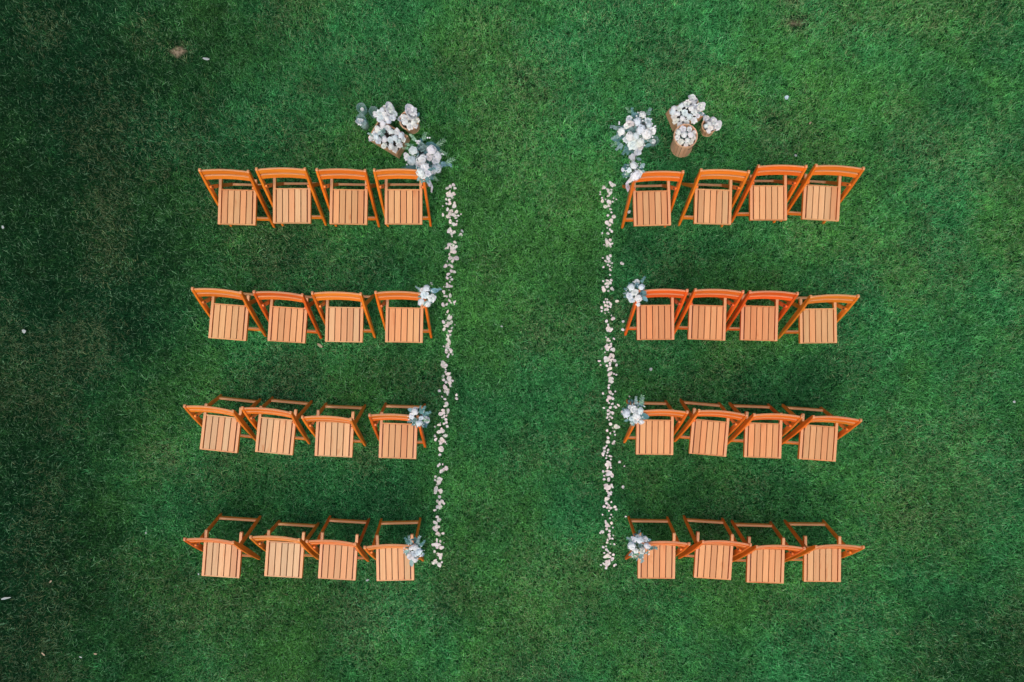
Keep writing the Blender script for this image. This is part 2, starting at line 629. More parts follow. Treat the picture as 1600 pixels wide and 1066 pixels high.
def stretcher_mesh(p0, p1, s, hh, th, hw):
    """bar across x, aligned with the leg it joins"""
    dy, dz = p1[0] - p0[0], p1[1] - p0[1]
    L = math.hypot(dy, dz)
    ty, tz = dy / L, dz / L
    cy, cz = p0[0] + dy * s, p0[1] + dz * s
    poly = [(cy + ty * a + tz * b, cz + tz * a - ty * b) for a, b in ((-hh, -th), (hh, -th), (hh, th), (-hh, th))]
    return sheen_top(to_mesh('stretcher', prism_bm(poly, -hw, hw), [M_FRAME_X, M_EDGE], bevel=0.002), 0.8)


SLAT_N, PITCH, SW = 5, 0.0548, 0.0478


def rail_mesh():
    bm = prism_bm([(DB, ZS - 0.036), (YK - 0.012, ZS - 0.036), (YK, ZS - 0.022), (YK, ZS - 0.006), (YK - 0.006, ZS), (DB, ZS)], -0.0125, 0.0125)
    return sheen_top(to_mesh('seat_rail', bm, [M_FRAME_Y, M_TOP], bevel=0.0015), 0.3)


def bolt_mesh():
    bm = bmesh.new()
    bmesh.ops.create_cone(bm, cap_ends=True, segments=10, radius1=0.006, radius2=0.006, depth=0.014, matrix=Matrix.Rotation(R(90), 4, 'Y'))
    return to_mesh('bolt', bm, M_BOLT)


AMBER, RED = Vector((0.90, 0.300, 0.014)), Vector((0.88, 0.085, 0.006))


def make_chair(x, y, rz, op=0.0, rb=0.0, tint=0.4, pale=0.0):
    op = round(op, 3)
    root = empty('folding_chair', (x, y, 0), rz)
    r = rng
    base = AMBER.lerp(RED, tint)

    def fc(f=0.14):
        k = 0.94 + r.uniform(-f, f)
        c_ = base.lerp(r.choice((Vector((0.80, 0.30, 0.03)), Vector((0.80, 0.30, 0.03)), Vector((0.60, 0.07, 0.01)))), r.uniform(0, 0.32))
        return tuple(min(0.95, v * k) for v in c_)

    seat = Vector((0.77, 0.425, 0.180)).lerp(Vector((0.80, 0.280, 0.100)), max(0, (tint - 0.3)) * 0.9)
    seat = seat.lerp(Vector((0.76, 0.51, 0.28)), pale)

    def sc():
        c_ = seat.lerp(Vector((0.80, 0.26, 0.08)), r.choice((0, 0, 0.10, 0.2, 0.4)))
        k = 1 + r.uniform(-0.17, 0.08)
        return tuple(min(0.95, v * k) for v in c_)

    for s_ in (-1, 1):
        mesh_obj('front_leg', cached(('post', op), lambda: post_mesh(op)), root, (s_ * WPC, 0, 0), color=fc())
    for s_ in (-1, 1):
        mesh_obj('rear_leg', cached(('rear', op, rb), lambda: rear_mesh(op, rb)), root, (s_ * 0.1855, 0, 0), color=fc())
    mesh_obj('backrest_slat', cached(('bs1', op), lambda: slat_back_mesh(op, 0.718, 0.765)), root, color=fc())
    mesh_obj('backrest_slat', cached(('bs2', op), lambda: slat_back_mesh(op, 0.655, 0.702)), root, color=fc())
    mesh_obj('front_stretcher', cached(('fs', op), lambda: stretcher_mesh(post_pt(op, 0), post_pt(op, 1), 0.125, 0.020, 0.009, 0.1945)), root, color=fc())
    q0 = (YR - rb, 0.0)
    q1 = post_pt(op, 0.565)
    mesh_obj('rear_stretcher', cached(('rs', op, rb), lambda: stretcher_mesh(q0, q1, 0.135, 0.016, 0.011, 0.176)), root, color=tuple(min(0.95, v * 1.12) for v in base.lerp(Vector((0.85, 0.40, 0.08)), 0.45)))  # brighter than the other bars, light from above put into its colour
    for s_ in (-1, 1):
        mesh_obj('seat_rail', cached('rail', rail_mesh), root, (s_ * (WS - 0.0125), 0, 0), color=fc(0.06))
    for k in range(SLAT_N):
        xx = (k - 2) * PITCH
        mesh_obj('seat_slat', cached('slat', lambda: to_mesh('seat_slat', box_bm(-SW / 2, SW / 2, DB + 0.0105, DT - 0.0105, ZS - 0.015, ZS + 0.001), M_SEAT, bevel=0.0013)), root, (xx, 0, 0), color=sc())
    cb = cached('cross', lambda: to_mesh('seat_crossbar', box_bm(-0.1429, 0.1429, -0.005, 0.005, ZS - 0.030, ZS), M_FRAME_X, bevel=0.001))
    for yy in (DB + 0.005, DT - 0.005):
        mesh_obj('seat_crossbar', cb, root, (0, yy, 0), color=tuple(v * m_ for v, m_ in zip(sc(), (0.98, 0.9, 0.8))))
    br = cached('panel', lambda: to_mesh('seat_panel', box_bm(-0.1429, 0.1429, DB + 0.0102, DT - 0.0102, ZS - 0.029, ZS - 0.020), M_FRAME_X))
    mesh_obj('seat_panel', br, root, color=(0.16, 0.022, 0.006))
    for s_ in (-1, 1):
        y0, z0 = post_pt(op, 0.557)
        mesh_obj('bolt', cached('bolt', bolt_mesh), root, (s_ * 0.176, y0, z0))
    return root


# block, index from image left, x, y, rotation, opening, rear foot pulled in, redness, paleness
CH = [
('L1',0,-2.3749,1.1768,-0.0278,0.0052,.30,.1),('L1',1,-1.8843,1.1898,0.0020,0.0028,.25,.5),('L1',2,-1.3769,1.1817,-0.0158,0.0020,.42,.0),('L1',3,-0.8827,1.1835,0.0003,0.0034,.36,.1),
('L2',0,-2.4520,0.1461,-0.0795,-0.0049,.32,.0),('L2',1,-1.9255,0.1224,-0.0658,-0.0043,.62,.0),('L2',2,-1.4156,0.1229,-0.0216,-0.0032,.30,.5),('L2',3,-0.8768,0.1192,-0.0207,-0.0118,.46,.0),
('L3',0,-2.5249,-0.8548,-0.1092,-0.0007,.34,.7),('L3',1,-2.0327,-0.8765,-0.0972,-0.0082,.40,.5),('L3',2,-1.5050,-0.9056,-0.0478,0.0317,.38,.4),('L3',3,-0.9327,-0.9227,-0.0370,-0.0029,.58,.0),
('L4',0,-2.5099,-1.9801,-0.0692,-0.0023,.52,.6),('L4',1,-1.9511,-1.9838,-0.0637,-0.0235,.24,.8),('L4',2,-1.4724,-2.0061,-0.0632,-0.0094,.60,.1),('L4',3,-0.9554,-2.0195,0.0196,0.0163,.36,.2),
('R1',0,1.3630,1.1771,0.0253,0.0077,.60,.2),('R1',1,1.9136,1.1917,-0.0316,0.0074,.36,.3),('R1',2,2.4200,1.2282,0.0009,0.0031,.58,.2),('R1',3,2.9006,1.2301,-0.0571,0.0077,.50,.4),
('R2',0,1.3925,0.1437,0.0086,-0.0088,.95,.0),('R2',1,1.8603,0.1428,-0.0373,-0.0087,.80,.0),('R2',2,2.3343,0.1364,-0.0295,0.0002,.95,.0),('R2',3,2.8731,0.1126,0.0121,0.0075,.28,.1),
('R3',0,1.3846,-0.8939,-0.0175,-0.0079,.60,.0),('R3',1,1.8736,-0.8992,-0.0904,-0.0041,.66,.0),('R3',2,2.3669,-0.9244,-0.0386,-0.0018,.62,.0),('R3',3,2.8679,-0.9482,-0.0726,-0.0022,.52,.1),
('R4',0,1.3992,-2.0113,-0.0171,0.0061,.66,.0),('R4',1,1.9127,-2.0159,-0.0685,-0.0003,.66,.0),('R4',2,2.3879,-2.0556,-0.0338,-0.0014,.66,.0),('R4',3,2.9059,-2.0475,-0.0132,0.0055,.46,.2)]
ROWN = {'1': 'row nearest the crates', '2': 'second row from the crates', '3': 'third row from the crates', '4': 'row farthest from the crates'}
CHAIRS = {}
for (k, i, x, y, rz, op, tint, pale) in CH:
    rb = 0.065 if (k == 'L4' and i == 1) else (0.02 if (k, i) == ('L3', 2) else 0.0)
    c_ = make_chair(x, y, rz, op, rb, tint, pale)
    blk = 'left' if k[0] == 'L' else 'right'
    ai = 3 - i if k[0] == 'L' else i          # 0 = at the aisle
    look = 'red-orange' if tint > 0.75 else ('amber' if tint < 0.33 else 'orange')
    pos = ['at the aisle, posy tied on', 'second from the aisle', 'third from the aisle', 'farthest from the aisle'][ai]
    tag(c_, '%s folding chair %s, %s, %s block' % (look, pos, ROWN[k[1]], blk), 'chair', 'folding chairs in the %s block' % blk)
    CHAIRS[(k, i)] = c_

# ------------------------------------------------------------------ flowers, leaves, ribbons (unit meshes, shared)
def petal_patch(vs, fs, M_, w_, l_, cup, curl, wr, r, nu=4, nv=4):
    k = len(vs)
    for j in range(nv):
        v = j / (nv - 1)
        for i in range(nu):
            u = -1 + 2 * i / (nu - 1)
            half = w_ * math.sin(math.pi * min(0.93, 0.22 + 0.60 * v)) * (0.75 if j == nv - 1 and abs(u) > 0.9 else 1)
            x = u * half
            y = l_ * (v - (0.10 * u * u if j == nv - 1 else 0))
            z = cup * (u * u) * w_ + curl * v * v * l_ + r.uniform(-wr, wr) * l_
            vs.append(tuple(M_ @ Vector((x, y, z))))
    for j in range(nv - 1):
        for i in range(nu - 1):
            a_ = k + j * nu + i
            fs.append((a_, a_ + 1, a_ + nu + 1, a_ + nu))


def rose_mesh(seed, rings, name='bloom', mat=None):
    r = random.Random(seed)
    vs, fs = [], []
    for (n, tilt, rad, l_, w_, z, curl) in rings:
        off = r.uniform(0, 6.28)
        for i in range(n):
            az = off + 2 * math.pi * i / n + r.uniform(-0.15, 0.15)
            t = tilt + r.uniform(-0.22, 0.22)
            M_ = Matrix.Rotation(az, 4, 'Z') @ Matrix.Translation((0, rad, z)) @ Matrix.Rotation(t, 4, 'X')
            petal_patch(vs, fs, M_, w_ * r.uniform(0.8, 1.2), l_ * r.uniform(0.80, 1.18), 0.45, curl + r.uniform(-0.15, 0.15), 0.055, r)
    return raw_mesh(name, vs, fs, mat or M_PETAL, True)


ROSES = [rose_mesh(s_, [(7, 0.10, 0.20, 0.88, 0.46, -0.34, -0.35), (6, 0.45, 0.14, 0.74, 0.42, -0.18, -0.2),
                        (5, 0.85, 0.10, 0.56, 0.34, -0.02, -0.1), (4, 1.2, 0.06, 0.40, 0.24, 0.10, -0.3)]) for s_ in (1, 2, 3, 4)]
SUCC = [rose_mesh(s_, [(8, 0.25, 0.1, 0.9, 0.26, -0.1, 0.3), (7, 0.6, 0.08, 0.7, 0.24, 0.0, 0.2), (5, 1.0, 0.04, 0.45, 0.2, 0.08, 0.1)], 'succulent', M_LEAF) for s_ in (11, 12)]


def hydrangea_mesh(seed):
    r = random.Random(seed)
    vs, fs = [], []
    n = 46
    for i in range(n):
        z = 1 - 1.15 * (i + 0.5) / n
        ph = i * 2.39996
        rr = math.sqrt(max(0, 1 - z * z))
        nrm = Vector((rr * math.cos(ph), rr * math.sin(ph), z))
        M_ = nrm.to_track_quat('Z', 'Y').to_matrix().to_4x4()
        c_ = nrm * r.uniform(0.62, 1.0)
        a0 = r.uniform(0, 1.57)
        for q in range(4):
            a_ = a0 + q * math.pi / 2
            P = []
            for (dx, dy, dz) in ((0, 0, 0), (0.15, 0.12, 0.05), (0.0, 0.28, 0.02), (-0.15, 0.12, 0.05)):
                xx = dx * math.cos(a_) - dy * math.sin(a_)
                yy = dx * math.sin(a_) + dy * math.cos(a_)
                P.append(tuple(c_ + (M_ @ Vector((xx, yy, dz + r.uniform(-0.03, 0.03))))))
            k = len(vs)
            vs += P
            fs.append((k, k + 1, k + 2, k + 3))
    # inner core keeps the head from being see-through
    k = len(vs)
    for j in range(4):
        zz = 0.55 - 0.35 * j
        rr = 0.58 * math.sqrt(max(0.05, 1 - (zz / 0.8) ** 2))
        vs += [(rr * math.cos(t_ * math.pi / 3), rr * math.sin(t_ * math.pi / 3), zz) for t_ in range(6)]
    fs.append(tuple(k + i for i in range(6)))
    for j in range(3):
        for i in range(6):
            a_ = k + j * 6 + i
            b_ = k + j * 6 + (i + 1) % 6
            fs.append((a_, b_, b_ + 6, a_ + 6))
    return raw_mesh('bloom', vs, fs, M_PETAL, False)


HYD = [hydrangea_mesh(s_) for s_ in (21, 22, 23)]


def leaf_verts(vs, fs, M_, l_, w_, fold=0.25, droop=0.2):
    k = len(vs)
    for (t, ww) in ((0, 0.08), (0.25, 0.75), (0.55, 1.0), (0.85, 0.55), (1.0, 0.06)):
        for u in (-1, 0, 1):
            vs.append(tuple(M_ @ Vector((u * w_ * ww, l_ * t, abs(u) * fold * w_ * ww - droop * l_ * t * t))))
    for j in range(4):
        for i in range(2):
            a_ = k + j * 3 + i
            fs.append((a_, a_ + 1, a_ + 4, a_ + 3))


def sprig_mesh(seed, kind):
    """unit-length sprig along +x; round eucalyptus or narrow leaves"""
    r = random.Random(seed)
    vs, fs = [], []
    pts = []
    for i in range(7):
        t = i / 6
        pts.append(Vector((t, 0.10 * math.sin(2.2 * t) * r.uniform(0.5, 1.3), 0.05 * math.sin(3 * t) - 0.06 * t)))
    for a_, b_ in zip(pts, pts[1:]):
        k = len(vs)
        for P in (a_, b_):
            for an in (0, 2.1, 4.2):
                vs.append((P.x, P.y + 0.012 * math.cos(an), P.z + 0.012 * math.sin(an)))
        for i in range(3):
            j = (i + 1) % 3
            fs.append((k + i, k + j, k + 3 + j, k + 3 + i))
    for i in range(1, 7):
        for s_ in (-1, 1):
            P = pts[i]
            az = s_ * r.uniform(0.7, 1.15) - math.pi / 2
            M_ = Matrix.Translation(P) @ Matrix.Rotation(az, 4, 'Z') @ Matrix.Rotation(r.uniform(-0.3, 0.5), 4, 'X') @ Matrix.Rotation(r.uniform(-0.7, 0.7), 4, 'Y')
            f_ = 1.15 - 0.45 * i / 6
            if kind == 'round':
                leaf_verts(vs, fs, M_, 0.27 * f_, 0.115 * f_)
            else:
                leaf_verts(vs, fs, M_, 0.34 * f_, 0.055 * f_)
    return raw_mesh('eucalyptus_sprig', vs, fs, M_LEAF, True)


SPR = {'round': [sprig_mesh(s_, 'round') for s_ in (31, 32, 33)], 'narrow': [sprig_mesh(s_, 'narrow') for s_ in (41, 42)]}
vs, fs = [], []
leaf_verts(vs, fs, Matrix.Rotation(-math.pi / 2, 4, 'Z'), 1.0, 0.30, 0.2, 0.12)
BIGLEAF = raw_mesh('leaf', vs, fs, M_LEAF, True)


def foliage_mesh(seed, n=70):
    """dark filler leaves under the blooms, unit dome"""
    r = random.Random(seed)
    vs, fs = [], []
    for i in range(n):
        a_ = r.uniform(0, 6.28)
        q = math.sqrt(r.random())
        P = Vector((q * math.cos(a_), q * math.sin(a_), 0.35 * math.sqrt(max(0, 1 - q * q)) * r.random() - 0.15))
        M_ = Matrix.Translation(P) @ Matrix.Rotation(r.uniform(0, 6.28), 4, 'Z') @ Matrix.Rotation(r.uniform(-0.7, 0.5), 4, 'X')
        leaf_verts(vs, fs, M_, r.uniform(0.25, 0.45), r.uniform(0.07, 0.13))
    return raw_mesh('filler_leaves', vs, fs, M_LEAF, True)


def sprinkle_mesh(seed, n=30):
    r = random.Random(seed)
    vs, fs = [], []
    for i in range(n):
        a_ = r.uniform(0, 6.28)
        q = 0.35 + 0.75 * math.sqrt(r.random())
        P = Vector((q * math.cos(a_), q * math.sin(a_), 0.5 * math.sqrt(max(0, 1.3 - q * q)) * r.random() - 0.1))
        for k_ in range(5):
            M_ = Matrix.Translation(P) @ Matrix.Rotation(k_ * 1.256 + i, 4, 'Z') @ Matrix.Rotation(0.35, 4, 'X')
            k = len(vs)
            vs += [tuple(M_ @ Vector(v)) for v in ((0, 0, 0), (0.026, 0.03, 0), (0, 0.066, 0.006), (-0.026, 0.03, 0))]
            fs.append((k, k + 1, k + 2, k + 3))
    return raw_mesh('small_blossoms', vs, fs, M_PETAL)


SPRINK = [sprinkle_mesh(s_) for s_ in (61, 62, 63)]
FOL = [foliage_mesh(s_) for s_ in (51, 52, 53)]

WHITE, COOLW, BLUSH = (0.90, 0.91, 0.90), (0.80, 0.87, 0.90), (0.86, 0.84, 0.81)
TEAL, GREYG, PALEG, BLUEG = (0.13, 0.29, 0.28), (0.27, 0.41, 0.39), (0.27, 0.46, 0.30), (0.17, 0.34, 0.38)
LEAFC = {'t': TEAL, 'g': GREYG, 'p': PALEG, 'b': BLUEG}


def vary(c_, f=0.07):
    k = 1 + rng.uniform(-f, f)
    return tuple(min(0.95, v * k * (1 + rng.uniform(-0.03, 0.03))) for v in c_)


def ribbon_mesh(pts, wd):
    vs, fs = [], []
    for i, P in enumerate(pts):
        Q = pts[min(i + 1, len(pts) - 1)] - pts[max(i - 1, 0)]
        s_ = Vector((-Q.y, Q.x, 0))
        s_ = s_.normalized() if s_.length > 1e-6 else Vector((1, 0, 0))
        tw = 0.5 * math.sin(i * 1.3)
        o_ = s_ * math.cos(tw) * wd / 2 + Vector((0, 0, math.sin(tw) * wd / 2))
        vs += [tuple(P - o_), tuple(P + o_)]
    for i in range(len(pts) - 1):
        fs.append((2 * i, 2 * i + 1, 2 * i + 3, 2 * i + 2))
    me = raw_mesh('ribbon', vs, fs, M_RIBBON, True)
    return me


def arrangement(name, label, cat, group, c_px, z0, Rpx, blooms, leaves, ribbons=(), fill=1.0, stemz=None, bs=0.98):
    """blooms (px,py,rpx,kind) kind r rose, h hydrangea, s succulent; leaves (px,py,deg,lenpx,shape,colour)"""
    C0 = at(c_px[0], c_px[1], z0)
    root = empty(name, C0)
    tag(root, label, cat, group)
    Rm = Rpx * mpp(z0)
    if fill:
        mesh_obj('filler_leaves', rng.choice(FOL), root, (0, 0, -0.25 * Rm), (0, 0, rng.uniform(0, 6)), (Rm * fill,) * 3, color=vary(TEAL))
    for (x, y, r_, k) in blooms:
        dd = math.hypot(x - c_px[0], y - c_px[1]) / Rpx
        z = z0 + 0.45 * Rm * math.sqrt(max(0.0, 1 - min(1, dd) ** 2)) - (0.25 * Rm * max(0, dd - 1))
        P = at(x, y, z)
        rm = r_ * mpp(z)
        lean = Vector((P.x - C0.x, P.y - C0.y, Rm * 1.1)).normalized().lerp(Vector((rng.uniform(-0.5, 0.5), rng.uniform(-0.5, 0.5), 1)), 0.45)
        e_ = (lean.to_track_quat('Z', 'Y') @ Matrix.Rotation(rng.uniform(0, 6.28), 3, 'Z').to_quaternion()).to_euler()
        if k == 's':
            me, col, nm = rng.choice(SUCC), vary(BLUEG if rng.random() < 0.4 else GREYG, 0.12), 'succulent'
        elif k == 'h':
            me, col, nm = rng.choice(HYD), vary(rng.choice((WHITE, COOLW))), 'hydrangea'
        else:
            me, col, nm = rng.choice(ROSES), vary(rng.choice((WHITE, COOLW, WHITE, COOLW, WHITE, BLUSH))), 'rose'
        mesh_obj(nm, me, root, P - C0, e_, (rm * bs * rng.uniform(0.85, 1.12), rm * bs * rng.uniform(0.85, 1.12), rm * 0.75), color=col)
    for (x, y, deg, L, shp, cc) in leaves:
        z = z0 + 0.18 * Rm
        P = at(x, y, z)
        if shp == 'leaf':
            me, nm = BIGLEAF, 'leaf'
        else:
            me, nm = rng.choice(SPR[shp]), 'eucalyptus_sprig'
        mesh_obj(nm, me, root, P - C0, (rng.uniform(-0.3, 0.3), rng.uniform(-0.1, 0.25), R(deg)), L * mpp(z), color=vary(LEAFC[cc], 0.12))
    if name in ('chair_posy', 'large_bouquet'):
        me = rng.choice(SPRINK)
        mesh_obj('small_blossoms', me, root, (0, 0, 0.15 * Rm), (0, 0, rng.uniform(0, 6)), (Rm * 0.98, Rm * 0.98, Rm * 0.7), color=(0.84, 0.86, 0.86))
    for rb_ in ribbons:
        pts = []
        ctrl = [Vector(q) for q in rb_]
        for i in range(len(ctrl) - 1):
            for t in range(4):
                q = ctrl[i].lerp(ctrl[i + 1], t / 4)
                pts.append(at(q.x, q.y, q.z) - C0)
        q = ctrl[-1]
        pts.append(at(q.x, q.y, q.z) - C0)
        mesh_obj('ribbon', ribbon_mesh(pts, 0.022), root, color=(0.72, 0.72, 0.84))
    if stemz is not None:
        bm = bmesh.new()
        h_ = z0 - stemz
        bmesh.ops.create_cone(bm, cap_ends=True, segments=8, radius1=min(0.018, Rm * .3), radius2=min(0.035, Rm * 0.5), depth=h_, matrix=Matrix.Translation((0, 0, -h_ / 2)))
        mesh_obj('stem_bundle', to_mesh('stem_bundle', bm, M_STEM, True), root)
    return root


PG = 'white posies tied to the aisle-end chairs'
ZP = 0.775
arrangement('chair_posy', 'white posy with trailing lavender ribbon on the front left aisle-end chair', 'posy', PG, (662, 269), ZP, 13,
            [(657, 270, 8.5, 'h'), (663, 263, 7, 'r'), (669, 271, 5.5, 'r'), (661, 276, 5, 'r')],
            [(668, 268, 20, 12, 'round', 't'), (664, 274, -70, 12, 'round', 't'), (656, 276, -120, 8, 'leaf', 'g')],
            [[(664, 275, 0.76), (668, 284, 0.68), (673, 291, 0.58), (669, 288, 0.55)], [(664, 276, 0.76), (670, 282, 0.70), (675, 292, 0.52), (674, 301, 0.38)]], stemz=0.66)
arrangement('chair_posy', 'white posy with one loose round rose, on the second-row left aisle-end chair', 'posy', PG, (667, 461), ZP, 14,
            [(666, 451, 6.5, 'h'), (663, 461, 7, 'r'), (658, 472, 6, 'h'), (675, 466, 7, 'r'), (668, 475, 6, 'h'), (660, 453, 4, 'r')],
            [(672, 455, 5, 14, 'leaf', 'b'), (676, 457, 20, 13, 'round', 'b'), (661, 474, 10, 9, 'leaf', 'g'), (668, 469, -25, 8, 'leaf', 't'), (657, 453, 140, 9, 'round', 'g')], stemz=0.66)
arrangement('chair_posy', 'white and teal posy with succulents, on the third-row left aisle-end chair', 'posy', PG, (654, 652), ZP, 15,
            [(648, 643, 7, 'h'), (643, 651, 5, 'r'), (668, 657, 6, 'r'), (655, 661, 6, 'h'), (649, 656, 4.5, 's'), (664, 664, 5.5, 's'), (658, 653, 4, 'r')],
            [(648, 642, 170, 12, 'leaf', 'b'), (656, 648, 50, 14, 'round', 't'), (659, 650, 20, 14, 'round', 't'), (657, 645, 85, 10, 'round', 't'), (646, 657, 190, 9, 'round', 'g'), (661, 656, -15, 10, 'round', 'p')], stemz=0.66)
arrangement('chair_posy', 'long white posy with grey leaves, on the last-row left aisle-end chair', 'posy', PG, (647, 860), ZP, 15,
            [(648, 855, 6, 'h'), (653, 863, 6.5, 'r'), (641, 869, 6.5, 'r'), (648, 875, 6, 'h'), (647, 866, 6, 'r'), (642, 857, 4, 'h')],
            [(644, 852, 110, 14, 'round', 'g'), (652, 852, 70, 14, 'round', 'g'), (655, 855, 40, 12, 'round', 't'), (640, 860, 200, 10, 'leaf', 'g'), (642, 874, -80, 12, 'leaf', 'g'), (641, 850, 130, 12, 'round', 't')],
            [[(656, 868, 0.74), (661, 868, 0.70), (662, 864, 0.66)]], stemz=0.66)
arrangement('chair_posy', 'white posy with lavender ribbon and loose bud, on the front right aisle-end chair', 'posy', PG, (990, 268), ZP, 15,
            [(990, 259, 7, 'h'), (993, 275, 8.5, 'h'), (999, 271, 6, 'r'), (985, 282, 4, 'r'), (973, 265, 3.6, 'r'), (983, 266, 4, 'r')],
            [(985, 266, 150, 12, 'round', 't'), (984, 270, 200, 9, 'leaf', 'p'), (999, 263, 40, 12, 'leaf', 'g'), (1001, 267, -10, 8, 'leaf', 'g')],
            [[(984, 281, 0.76), (979, 287, 0.70), (979, 293, 0.62), (982, 299, 0.55)], [(984, 281, 0.76), (981, 288, 0.68), (984, 296, 0.55)]], stemz=0.66)
arrangement('chair_posy', 'white posy with grey-green succulents, on the second-row right red chair', 'posy', PG, (994, 457), ZP, 16,
            [(986, 449, 6.5, 'h'), (996, 440, 5.5, 'r'), (1002, 449, 6.5, 'h'), (983, 462, 5.5, 'r'), (997, 466, 6.5, 'h'), (987, 469, 5.5, 'r'), (992, 456, 5.5, 'r'), (997, 476, 4, 'h'), (995, 446, 4.5, 's'), (1003, 459, 5.5, 's')],
            [(1001, 443, 50, 12, 'round', 't'), (1003, 463, -40, 12, 'leaf', 'b'), (1000, 458, 10, 12, 'leaf', 'g'), (984, 458, 180, 9, 'round', 'g')], stemz=0.66)
arrangement('chair_posy', 'white posy with one big teal leaf pointing right, on a third-row chair', 'posy', PG, (992, 645), ZP, 17,
            [(979, 646, 7.5, 'h'), (990, 640, 6.5, 'r'), (1000, 642, 6.5, 'h'), (995, 650, 7, 'h'), (987, 655, 5.5, 'r'), (985, 636, 4.5, 'r'), (1002, 659, 5, 'h'), (993, 659, 4, 'r')],
            [(997, 650, -5, 19, 'leaf', 't'), (999, 636, 60, 15, 'round', 'g'), (1001, 635, 75, 16, 'narrow', 'p'), (994, 634, 85, 13, 'round', 'g'), (990, 657, -110, 9, 'leaf', 'g'), (998, 634, 20, 9, 'round', 't')], stemz=0.66)
arrangement('chair_posy', 'wide white posy around a grey succulent, on the last-row right aisle-end chair', 'posy', PG, (999, 854), ZP, 18,
            [(987, 853, 7.5, 'h'), (999, 843, 7.5, 'h'), (1008, 842, 5.5, 'r'), (1011, 853, 6.5, 'h'), (1004, 861, 6.5, 'r'), (990, 843, 4.5, 'r'), (993, 861, 5, 'r'), (1000, 852, 5, 's')],
            [(1011, 857, -3, 15, 'round', 't'), (1001, 863, -82, 17, 'round', 'g'), (995, 862, -110, 12, 'narrow', 'p'), (1009, 845, 10, 9, 'leaf', 'b'), (988, 845, 140, 9, 'round', 'g'), (992, 866, -140, 8, 'narrow', 'p')],
            [[(989, 862, 0.74), (986, 867, 0.68), (990, 869, 0.62)]], stemz=0.66)


# ---- two large arrangements standing on glass vases
def lathe(name, prof, seg, mat, smooth=True):
    vs, fs = [], []
    for (r_, z) in prof:
        for i in range(seg):
            a_ = 2 * math.pi * i / seg
            vs.append((r_ * math.cos(a_), r_ * math.sin(a_), z))
    for j in range(len(prof) - 1):
        for i in range(seg):
            k = (i + 1) % seg
            fs.append((j * seg + i, j * seg + k, (j + 1) * seg + k, (j + 1) * seg + i))
    fs.append(tuple(range(seg))[::-1])
    fs.append(tuple((len(prof) - 1) * seg + i for i in range(seg)))
    return raw_mesh(name, vs, fs, mat, smooth)


def big_vase(name, label, x, y, h, r_):
    P = at(x, y, h * 0.5)
    v = mesh_obj(name, lathe(name, [(r_ * 0.9, 0.0), (r_ * 0.95, h * 0.5), (r_ * 1.1, h), (r_ * 1.02, h), (r_ * 0.87, h * 0.5), (r_ * 0.82, 0.012)], 24, M_CERAM), loc=(P.x, P.y, 0.006))
    tag(v, label, 'vase')
    return v


M_CERAM = plain('grey glazed vase', (0.30, 0.33, 0.33), 0.3)
big_vase('flower_vase', 'grey vase hidden under the large bouquet beside the left front row', 664, 246, 0.44, 0.055)
big_vase('flower_vase', 'grey vase hidden under the large bouquet beside the right front row', 993, 208, 0.44, 0.055)
arrangement('large_bouquet', 'large white and teal bouquet behind the left front-row aisle-end chair', 'bouquet', None, (664, 246), 0.48, 29,
            [(654, 222, 4.5, 'r'), (646, 236, 9, 'h'), (636, 246, 6, 'r'), (633, 241, 3.5, 'r'), (644, 252, 9.5, 'h'), (659, 250, 9, 'h'), (660, 262, 9, 'r'),
             (674, 235, 10, 'h'), (671, 246, 6.5, 'r'), (684, 244, 7, 'h'), (682, 251, 6, 'r'), (682, 263, 8.5, 'h'), (677, 270, 5, 'r'), (666, 270, 6, 'r'),
             (659, 233, 7, 's'), (665, 231, 6, 's'), (658, 226, 5, 's'), (652, 257, 4, 'h')],
            [(650, 222, 120, 14, 'round', 'p'), (647, 228, 160, 14, 'round', 'p'), (661, 222, 70, 14, 'narrow', 'p'), (680, 230, 35, 18, 'narrow', 'p'), (684, 236, -25, 14, 'narrow', 'p'),
             (686, 257, -5, 18, 'round', 'b'), (694, 257, 25, 17, 'narrow', 'p'), (672, 255, -100, 20, 'round', 't'), (668, 262, -60, 18, 'round', 't'), (676, 254, 60, 14, 'round', 't'),
             (648, 258, 200, 18, 'round', 't'), (640, 260, 190, 12, 'narrow', 't'), (662, 240, 20, 12, 'leaf', 'b'), (676, 275, -50, 10, 'narrow', 'p'), (650, 246, 240, 12, 'round', 'g'), (640, 232, 170, 10, 'narrow', 'p')])
